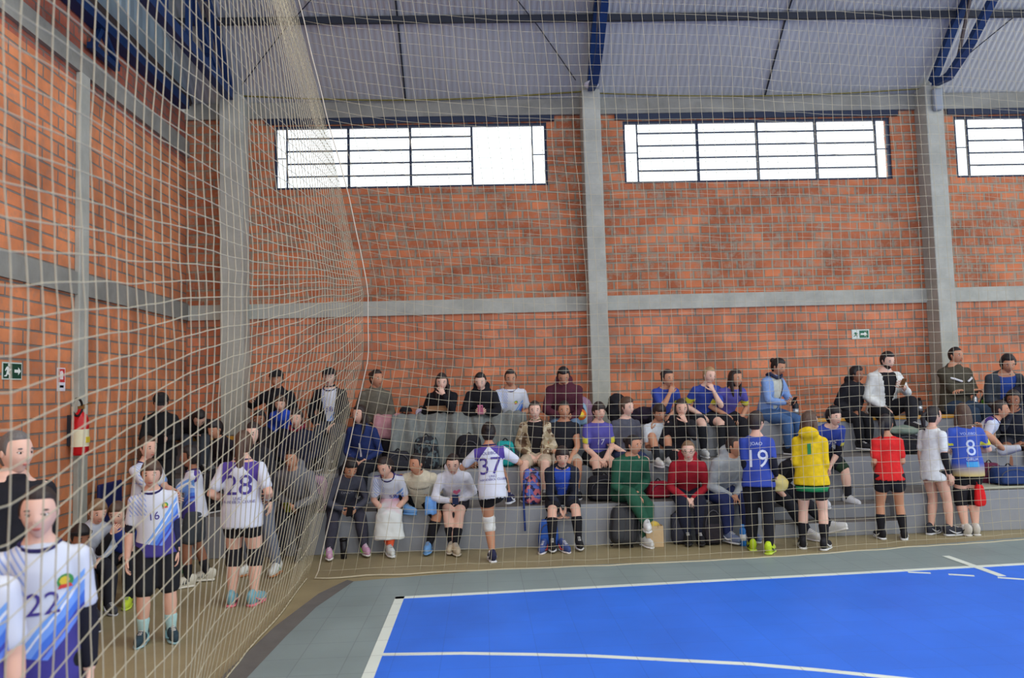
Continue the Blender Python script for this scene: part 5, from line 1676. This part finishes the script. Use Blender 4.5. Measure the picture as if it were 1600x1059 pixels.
def heap(name, label, cat, loc, w_, d_, h_, m, seed=1, rz=0, group=None):
    mb = MB()
    def fn(q):
        n_ = mnoise.noise(q * 14 + Vector((seed, 0, 0))); k = 1 + .30 * n_
        return Vector((q.x * k, q.y * k, q.z * (1 + .25 * mnoise.noise(q * 9 + Vector((0, seed, 0))))))
    mb.ell((0, 0, h_ * .42), (w_ / 2, d_ / 2, h_ / 2), None, 36, 22, 0, fn)
    mb.v = [(x, y, max(.003, z)) for x, y, z in mb.v]
    o = mb.build(name, m)
    o.location = loc; o.rotation_euler.z = math.radians(rz)
    return tag(o, label, cat, group)


def drape(name, label, cat, prof, x0, x1, m, fold=.03, nx_=60, seed=0, group=None, ragged=.03):
    """cloth lying over laps and hanging in folds; prof: (y, z, foldamount)"""
    P_ = []
    for (a, b_) in zip(prof[:-1], prof[1:]):
        for k in range(5):
            t_ = k / 5; P_.append(tuple(a[i] + (b_[i] - a[i]) * t_ for i in range(3)))
    P_.append(prof[-1])
    mb = MB(); vs2 = []
    for i in range(nx_ + 1):
        x = x0 + (x1 - x0) * i / nx_
        for j, (y, z, fa) in enumerate(P_):
            n1 = mnoise.noise(Vector((x * 6 + seed, z * 1.2, 0))); n2 = mnoise.noise(Vector((x * 16 + seed, z * 2, 3)))
            e = ragged * mnoise.noise(Vector((x * 4, seed, 0))) if j > len(P_) - 6 else 0
            n3 = abs(mnoise.noise(Vector((x * 7 + .8 * z + seed, z * .5, 8))))
            vs2.append((x + .02 * n2 * fa, y - (fold * n1 + fold * .4 * n2 + fold * 1.1 * n3) * fa, z + e + .025 * n2 + .03 * n1))
    n = len(P_)
    mb.add(vs2, [(i * n + j, (i + 1) * n + j, (i + 1) * n + j + 1, i * n + j + 1) for i in range(nx_) for j in range(n - 1)], 0, True)
    o = mb.build(name, m, solid=.010)
    return tag(o, label, cat, group)


def bottle(label, loc, h_, r, m, cap_m, name='bottle', group=None, band=None):
    t = empty(name, loc); tag(t, label, 'bottle', group)
    MB().lathe([(0, 0), (r * .94, 0), (r, .01), (r, h_ * .72), (r * .75, h_ * .82), (r * .5, h_ * .86), (0, h_ * .86)]).build('bottle_body', m, t)
    MB().lathe([(0, h_ * .86), (r * .6, h_ * .86), (r * .6, h_ * .98), (r * .5, h_), (0, h_)]).build('cap', cap_m, t)
    if band:
        MB().lathe([(r * 1.02, h_ * .25), (r * 1.02, h_ * .55)]).build('paper_label', band, t)
    return t


BLKC, NVY = cloth((32, 32, 38)), cloth((36, 42, 70))
# blankets and towels
xa, xb = at(612, 690, Y=10.4).x, at(824, 690, Y=10.4).x
drape('blanket', 'long grey blanket spread over three laps on the top tier, hanging down the riser', 'blanket',
      [(10.82, 1.49, .1), (10.50, 1.56, .5), (10.40, 1.48, 1), (10.34, 1.25, 1.6), (10.26, .93, 2.2)], xa, xb, cloth((120, 126, 124)), .07, 110, 2, ragged=.08)
xa, xb = at(585, 670, Y=10.5).x, at(628, 670, Y=10.5).x
drape('blanket', 'dusty pink blanket on the lap of the woman in the olive grey jacket', 'blanket',
      [(10.78, 1.53, .1), (10.50, 1.57, .4), (10.42, 1.48, 1), (10.40, 1.27, 1)], xa, xb, cloth((176, 128, 134)), .04, 30, 5)
Pf, Jf = J['f2']
mb = MB()
hc, kc = (Jf['hip'][1] + Jf['hip'][-1]) / 2, (Jf['kn'][1] + Jf['kn'][-1]) / 2
ac = (Jf['an'][1] + Jf['an'][-1]) / 2
mb.tube([hc + Vector((0, -.10, .055)), hc + (kc - hc) * .6 + Vector((0, 0, .04)), kc + Vector((0, -.0, .03)), kc + (ac - kc) * .4, kc + (ac - kc) * .68], [(.13, .07), (.145, .085), (.15, .09), (.165, .10), (.185, .11)], side=(1, 0, 0), n=20, cap=False)
me = remeshed(mb, .015, 4, .03)
tw = obj('towel', me, jersey('tiedye')); tw.location = Pf.location; tw.rotation_euler = Pf.rotation_euler
for v in me.vertices: pass
me.transform(Matrix.Translation((0, 0, 0)))
tag(tw, 'white and pink tie-dyed towel wrapped over the legs of girl 58', 'towel')
p = Pf.location
Pg, Jg = J['f3']
c_ = bag_on(675, 0, 9.22, 780)
drape('cloth', 'light blue cloth hanging from the lap of the girl in the cream sweatshirt', 'cloth', [(9.26, .62, .2), (9.16, .62, .5), (9.11, .56, 1), (9.10, .44, 1)], c_.x - .07, c_.x + .06, cloth((110, 160, 220)), .04, 20, 9)
# cardboard box on the lap of the girl in black
c_ = bag_on(690, 1.60, 10.62, 655)
t = empty('cardboard_box', c_); tag(t, 'flat brown cardboard box on the lap of the girl hiding her mouth', 'box')
MB().box(-.19, .19, -.11, .11, 0, .055).build('box_body', mat((160, 122, 88), .8), t, bevel=.004)
MB().box(-.20, .20, -.12, .12, .055, .065).build('lid', mat((172, 134, 98), .8), t)

# bags on the top tier
ZT = T3 + .002
backpack('rust brown bag with a black cap lying on it on the top tier', bag_on(632, ZT, 10.80, 660), .28, .25, cloth((128, 74, 66)), name='travel_bag')
c_ = bag_on(634, ZT + .26, 10.80, 640)
t = empty('black_cap', c_); tag(t, 'black cap lying on top of the rust brown bag', 'cap')
MB().ell((0, 0, .0), (.09, .10, .085), None, 16, 10, 0, lambda q: Vector((q.x, q.y, max(q.z, 0)))).build('crown', BLKC, t)
MB().ell((0, -.12, .01), (.075, .07, .008), None, 12, 6).build('brim', BLKC, t)
backpack('small lavender bag beside the girl hiding her mouth', bag_on(658, ZT, 10.78, 655), .17, .30, cloth((190, 182, 208)), name='shoulder_bag')
heap('jacket', 'lilac jacket piled against the middle concrete column', 'jacket', bag_on(912, ZT, 11.05, 630), .26, .25, .42, cloth((150, 118, 142)), 4)
t = backpack('light blue bag with a round red and yellow print beside the man in maroon', bag_on(906, ZT - .05, 10.72, 665) + Vector((0, 0, .05)), .22, .32, cloth((150, 186, 214)), name='tote_bag')
MB().lathe([(0, 0), (.075, 0), (.075, .006), (0, .006)], n=20, M=Matrix.Rotation(PI / 2, 3, 'X').to_4x4()).build('round_print', mat((226, 120, 50), .7), t, M=Matrix.Translation((0, -.175, .16)))
MB().lathe([(0, 0), (.042, 0), (.042, .004), (0, .004)], n=16, M=Matrix.Rotation(PI / 2, 3, 'X').to_4x4()).build('round_print_centre', mat((240, 210, 70), .7), t, M=Matrix.Translation((0, -.182, .16)))
heap('jacket', 'black jacket heaped on the top tier right of the middle column', 'jacket', bag_on(965, ZT, 10.85, 640), .30, .3, .46, BLKC, 7)
heap('jacket', 'dark plum jacket heaped beside the girl resting her chin', 'jacket', bag_on(1008, ZT, 10.85, 640), .40, .3, .26, cloth((48, 40, 56)), 8)
STEEL = mat((190, 196, 200), .25, .7)
bottle('black thermos with steel body beside the woman in the light blue jacket', bag_on(1243, ZT, 10.76, 640), .27, .045, mat((40, 42, 46), .4), mat((24, 24, 28), .5), band=STEEL)
bottle('dark thermos right of the man in the white jacket', bag_on(1437, ZT, 10.78, 640), .25, .04, mat((34, 34, 40), .4), mat((24, 24, 28), .5), band=STEEL)
bottle('shiny steel bottle beside the man in the olive jacket', bag_on(1524, ZT, 10.74, 630), .30, .036, mat((214, 220, 226), .2, .6), mat((80, 84, 90), .4))
bottle('bright green bottle beside the shiny steel bottle', bag_on(1539, ZT, 10.78, 630), .24, .045, mat((96, 178, 60), .4), mat((60, 130, 50), .5))
# middle tier
ZM = T2 + .002
backpack('dark patterned backpack under the grey blanket on the middle tier', bag_on(667, ZM, 10.12, 720), .34, .42, jersey('leafdark'), -8, 6)
backpack('dark grey duffel bag left of the patterned backpack', bag_on(622, ZM, 10.12, 720), .34, .24, cloth((46, 48, 56)), 10, name='duffel_bag')
backpack('big black backpack behind the girl in the white heart hoodie', bag_on(733, ZM, 10.16, 710), .36, .42, BLKC, 4, 8)
backpack('teal bag on the middle tier beside the camouflage jacket', bag_on(790, ZM, 10.16, 710), .26, .33, cloth((38, 160, 160)), 0, 4, name='tote_bag')
backpack('black sports bag on the middle tier behind the red jersey', bag_on(1408, ZM, 10.18, 690), .48, .26, BLKC, 0, 0, name='sports_bag')
heap('folded_jacket', 'pale green jacket lying on the black sports bag', 'jacket', bag_on(1412, ZM + .24, 10.16, 672), .38, .22, .14, cloth((118, 134, 122)), 12)
backpack('maroon bag beside the sideways sitting girl', bag_on(1546, T1 + .002, 9.75, 722), .26, .28, cloth((96, 38, 62)), name='shoulder_bag')
# lowest tier
ZL = T1 + .002
backpack('lilac backpack with navy bottom beside the man filming', bag_on(497, ZL, 9.48, 760), .27, .42, cloth((176, 140, 168)), -12, 6, cloth((50, 48, 84)))
t = backpack('backpack with dark floral print left of the boy in the navy jacket', bag_on(831, ZL, 9.46, 775), .23, .42, jersey('floral'), 8, 4, strap=cloth((40, 60, 120)))
MB().tube([Vector((-.12, -.14, .30)), Vector((-.135, -.175, .05)), Vector((-.13, -.19, -.28))], [(.012, .004)] * 3, n=6).build('loose_strap', cloth((40, 60, 120)), t)
backpack('large black bag on the lowest tier left of the green tracksuit', bag_on(945, ZL, 9.58, 770), .46, .30, BLKC, -4, name='sports_bag')
backpack('red bag on the lowest tier behind the green tracksuit', bag_on(1030, ZL, 9.62, 785), .30, .20, cloth((150, 28, 48)), 4, name='shoulder_bag')
MB2 = MB(); rbox(MB2, (0, 0, .045), .22, .09, .09)
o = MB2.build('pencil_case', cloth((222, 150, 172))); o.location = bag_on(1113, ZL, 9.42, 775); tag(o, 'pink pencil case on the black backpack ledge beside the red hoodie', 'pencil case')
backpack('dark blue duffel bag on the beige mat near the right edge', bag_on(1578, ZL + .035, 9.52, 745), .46, .22, cloth((44, 66, 116)), -6, name='duffel_bag')
p = bag_on(1568, ZL, 9.55, 755)
o = MB().box(-.42, .5, -.2, .22, 0, .03).build('folded_mat', mat((178, 180, 160), .8, 0, .2), bevel=.01); o.location = p; tag(o, 'beige folded mat under the dark blue duffel bag', 'mat')
# floor in front
backpack('small blue backpack behind the legs of the boy in the navy jacket', bag_on(857, .002, 9.16, 840), .24, .34, cloth((46, 88, 170)), -10, 0)
for k, px in enumerate((850, 880)):
    t = empty('sneaker', bag_on(px, .09, 9.02, 862), 0); t.location.z = .068
    tag(t, 'blue and white sneaker with red trim standing %s the blue backpack' % ('left before' if k == 0 else 'right before'), 'shoe', 'pair of sneakers on the floor')
    add_shoe(t, Vector((0, 0, 0)), Vector((0, 0, -1)), (-.3, .3)[k], 1.5, ((66, 84, 140), (226, 222, 224), (206, 76, 80)), 1, False)
t = empty('suitcase', bag_on(972, .03, 9.06, 835), math.radians(6)); tag(t, 'black hard suitcase leaning against the bleacher beside the green tracksuit', 'suitcase')
R = Matrix.Rotation(math.radians(-14), 4, 'X') @ Matrix.Rotation(math.radians(10), 4, 'Y')
MB2 = MB(); rbox(MB2, (0, 0, .23), .32, .17, .44)
MB2.v = [tuple(R @ Vector(q)) for q in MB2.v]; MB2.build('shell', mat((44, 46, 50), .5), t)
for k in range(3):
    MB().beam(R @ Vector((-.09 + k * .09, -.087, .06)), R @ Vector((-.09 + k * .09, -.087, .40)), .012, .008).build('ridge', mat((66, 68, 72), .5), t)
MB().tube([R @ Vector(q) for q in ((-.06, .02, .44), (-.05, .02, .48), (.05, .02, .48), (.06, .02, .44))], [.009] * 4, n=6).build('handle', mat((24, 24, 26), .5), t)
for s in (-1, 1):
    MB().lathe([(0, -.012), (.022, -.012), (.022, .012), (0, .012)], n=12, M=Matrix.Rotation(PI / 2, 3, 'Y').to_4x4()).build('wheel', mat((20, 20, 22), .6), t, M=Matrix.Translation(R @ Vector((s * .12, .03, 0))))
t = empty('paper_bag', bag_on(1022, .002, 9.10, 845)); tag(t, 'beige paper bag on the floor behind the white sneaker of the green tracksuit', 'bag')
MB2 = MB().box(-.10, .10, -.06, .06, 0, .006).box(-.10, .10, -.06, -.056, .006, .24).box(-.10, .10, .056, .06, .006, .24).box(-.10, -.096, -.056, .056, .006, .24).box(.096, .10, -.056, .056, .006, .24)
MB2.build('bag_body', mat((196, 170, 132), .85, 0, .3, 20), t)
MB().tube([(-.04, -.062, .22), (-.03, -.062, .29), (.03, -.062, .29), (.04, -.062, .22)], [.004] * 4, n=5).build('handle', mat((180, 150, 110), .8), t)
MB2 = MB(); MB2.ell((0, 0, .24), (.07, .04, .05), None, 12, 8); MB2.build('contents', mat((214, 186, 80), .7), t)
backpack('black backpack standing on the floor between red hoodie and grey hoodie', bag_on(1112, .002, 9.10, 840), .27, .46, BLKC, 6, 0, cloth((44, 40, 46)))
backpack('narrow dark grey bag standing left of the woman in the red hoodie', bag_on(1060, .002, 9.18, 830), .18, .36, cloth((48, 50, 62)), 0, 0, name='shoulder_bag')
bottle('blue plastic bottle on the floor beside the man in the grey hoodie', bag_on(1161, .002, 8.95, 845), .24, .035, mat((40, 120, 200), .3), mat((60, 140, 220), .4), band=mat((220, 226, 230), .5))
t = empty('tumbler', bag_on(537, .002, 9.05, 870)); tag(t, 'tall black tumbler on the floor between the boy and girl 58', 'bottle')
MB().lathe([(0, 0), (.034, 0), (.042, .20), (.0, .20)]).build('cup', mat((26, 27, 32), .4), t)
MB().lathe([(0, .20), (.045, .20), (.045, .225), (.02, .235), (0, .235)]).build('lid', mat((18, 18, 22), .4), t)
# things held
phone(*J['e'], both=True, label='pink phone held by the girl in the black puffer jacket', case=(226, 130, 160))
phone(*J['k'], both=True, label='dark phone held low by the woman in the light blue jacket')
phone(*J['m'], s=1, label='phone in brown case held up by the bearded man', case=(120, 84, 50))
phone(*J['f0'], s=1, label='phone in black and yellow case held by the man in the grey hoodie', case=(120, 124, 40))
phone(*J['f1'], both=True, label='black phone held by the boy in the charcoal sweatshirt')
phone(*J['f4'], s=-1, label='dark blue phone held up by the girl in the heart hoodie', case=(50, 62, 104))
phone(*J['p9'], both=True, label='phone held by the person in the black cap by the left wall')
P_, Jx = J['f3']
Mw = Matrix.Translation(P_.location) @ Matrix.Rotation(P_.rotation_euler.z, 4, 'Z')
c_ = Mw @ ((Jx['hd'][1] + Jx['hd'][-1]) / 2 + Vector((0, -.02, .05)))
o = MB().ell((0, 0, 0), (.05, .035, .03), None, 14, 10).build('bread_roll', mat((206, 170, 96), .8, 0, .3)); o.location = c_; tag(o, 'small bread roll in a napkin held by the girl in the cream sweatshirt', 'food')
P_, Jx = J['19']
Mw = Matrix.Translation(P_.location) @ Matrix.Rotation(P_.rotation_euler.z, 4, 'Z')
c_ = Mw @ (Jx['hd'][-1] + Vector((0, -.0, -.12)))
heap('plastic_bag', 'clear plastic bag with yellow snacks held by boy 19', 'bag', c_, .26, .12, .20, mat((196, 180, 110), .35, 0, .2), 21)
P_, Jx = J['8']
p = at(1531, 775, Y=9.0)
t = empty('drawstring_bag', (p.x, 9.0, p.z - .12)); tag(t, 'bright red drawstring bag hanging beside jersey 8', 'bag')
MB2 = MB(); rbox(MB2, (0, 0, .13), .13, .07, .25, taper=.25, nse=.12); MB2.build('bag_body', cloth((216, 34, 38)), t)
MB().tube([(-.02, 0, .25), (-.05, 0, .36), (-.10, 0, .44)], [.005] * 3, n=5).build('cord', cloth((180, 30, 34)), t)
# left side: chair and buckets
t = empty('plastic_chair', (-3.96, 9.0, 0), math.radians(90)); tag(t, 'dark blue plastic chair against the left wall behind boy 16', 'chair')
NB = mat((32, 40, 92), .45)
MB().box(-.26, .26, -.24, .24, .42, .46).build('seat', NB, t, bevel=.015)
MB().box(-.27, .27, .22, .26, .50, .95).build('backrest', NB, t, bevel=.02)
for sx_ in (-1, 1):
    for sy_ in (-1, 1):
        MB().beam((sx_ * .24, sy_ * .21, 0), (sx_ * .22, sy_ * .2, .42), .04, .04).build('leg', NB, t)
GRN = mat((20, 128, 74), .4)
for k in range(2):
    t = empty('green_bucket', (-3.34, 8.62, .002 + k * .245)); tag(t, 'green plastic bucket with white rim behind the child in grey shorts, %s of two stacked' % ('lower' if k == 0 else 'upper'), 'bucket', 'green buckets')
    MB().lathe([(0, 0), (.10, 0), (.125, .235), (0, .235)]).build('pail', GRN, t)
    MB().lathe([(.127, .225), (.134, .225), (.134, .243), (.127, .243)]).build('rim', mat((200, 210, 206), .5), t)
# low bench the three small boys sit on
t = empty('low_bench', (-3.72, 7.2, 0), math.radians(-75)); tag(t, 'low dark wooden bench under the three small boys at the left wall', 'bench')
MB().box(-.85, .85, -.16, .16, .26, .30).build('seat', mat((70, 54, 44), .7, 0, .2), t, bevel=.006)
for sx_ in (-1, 1):
    MB().box(sx_ * .7 - .03, sx_ * .7 + .03, -.14, .14, 0, .26).build('leg', mat((60, 46, 38), .7), t)
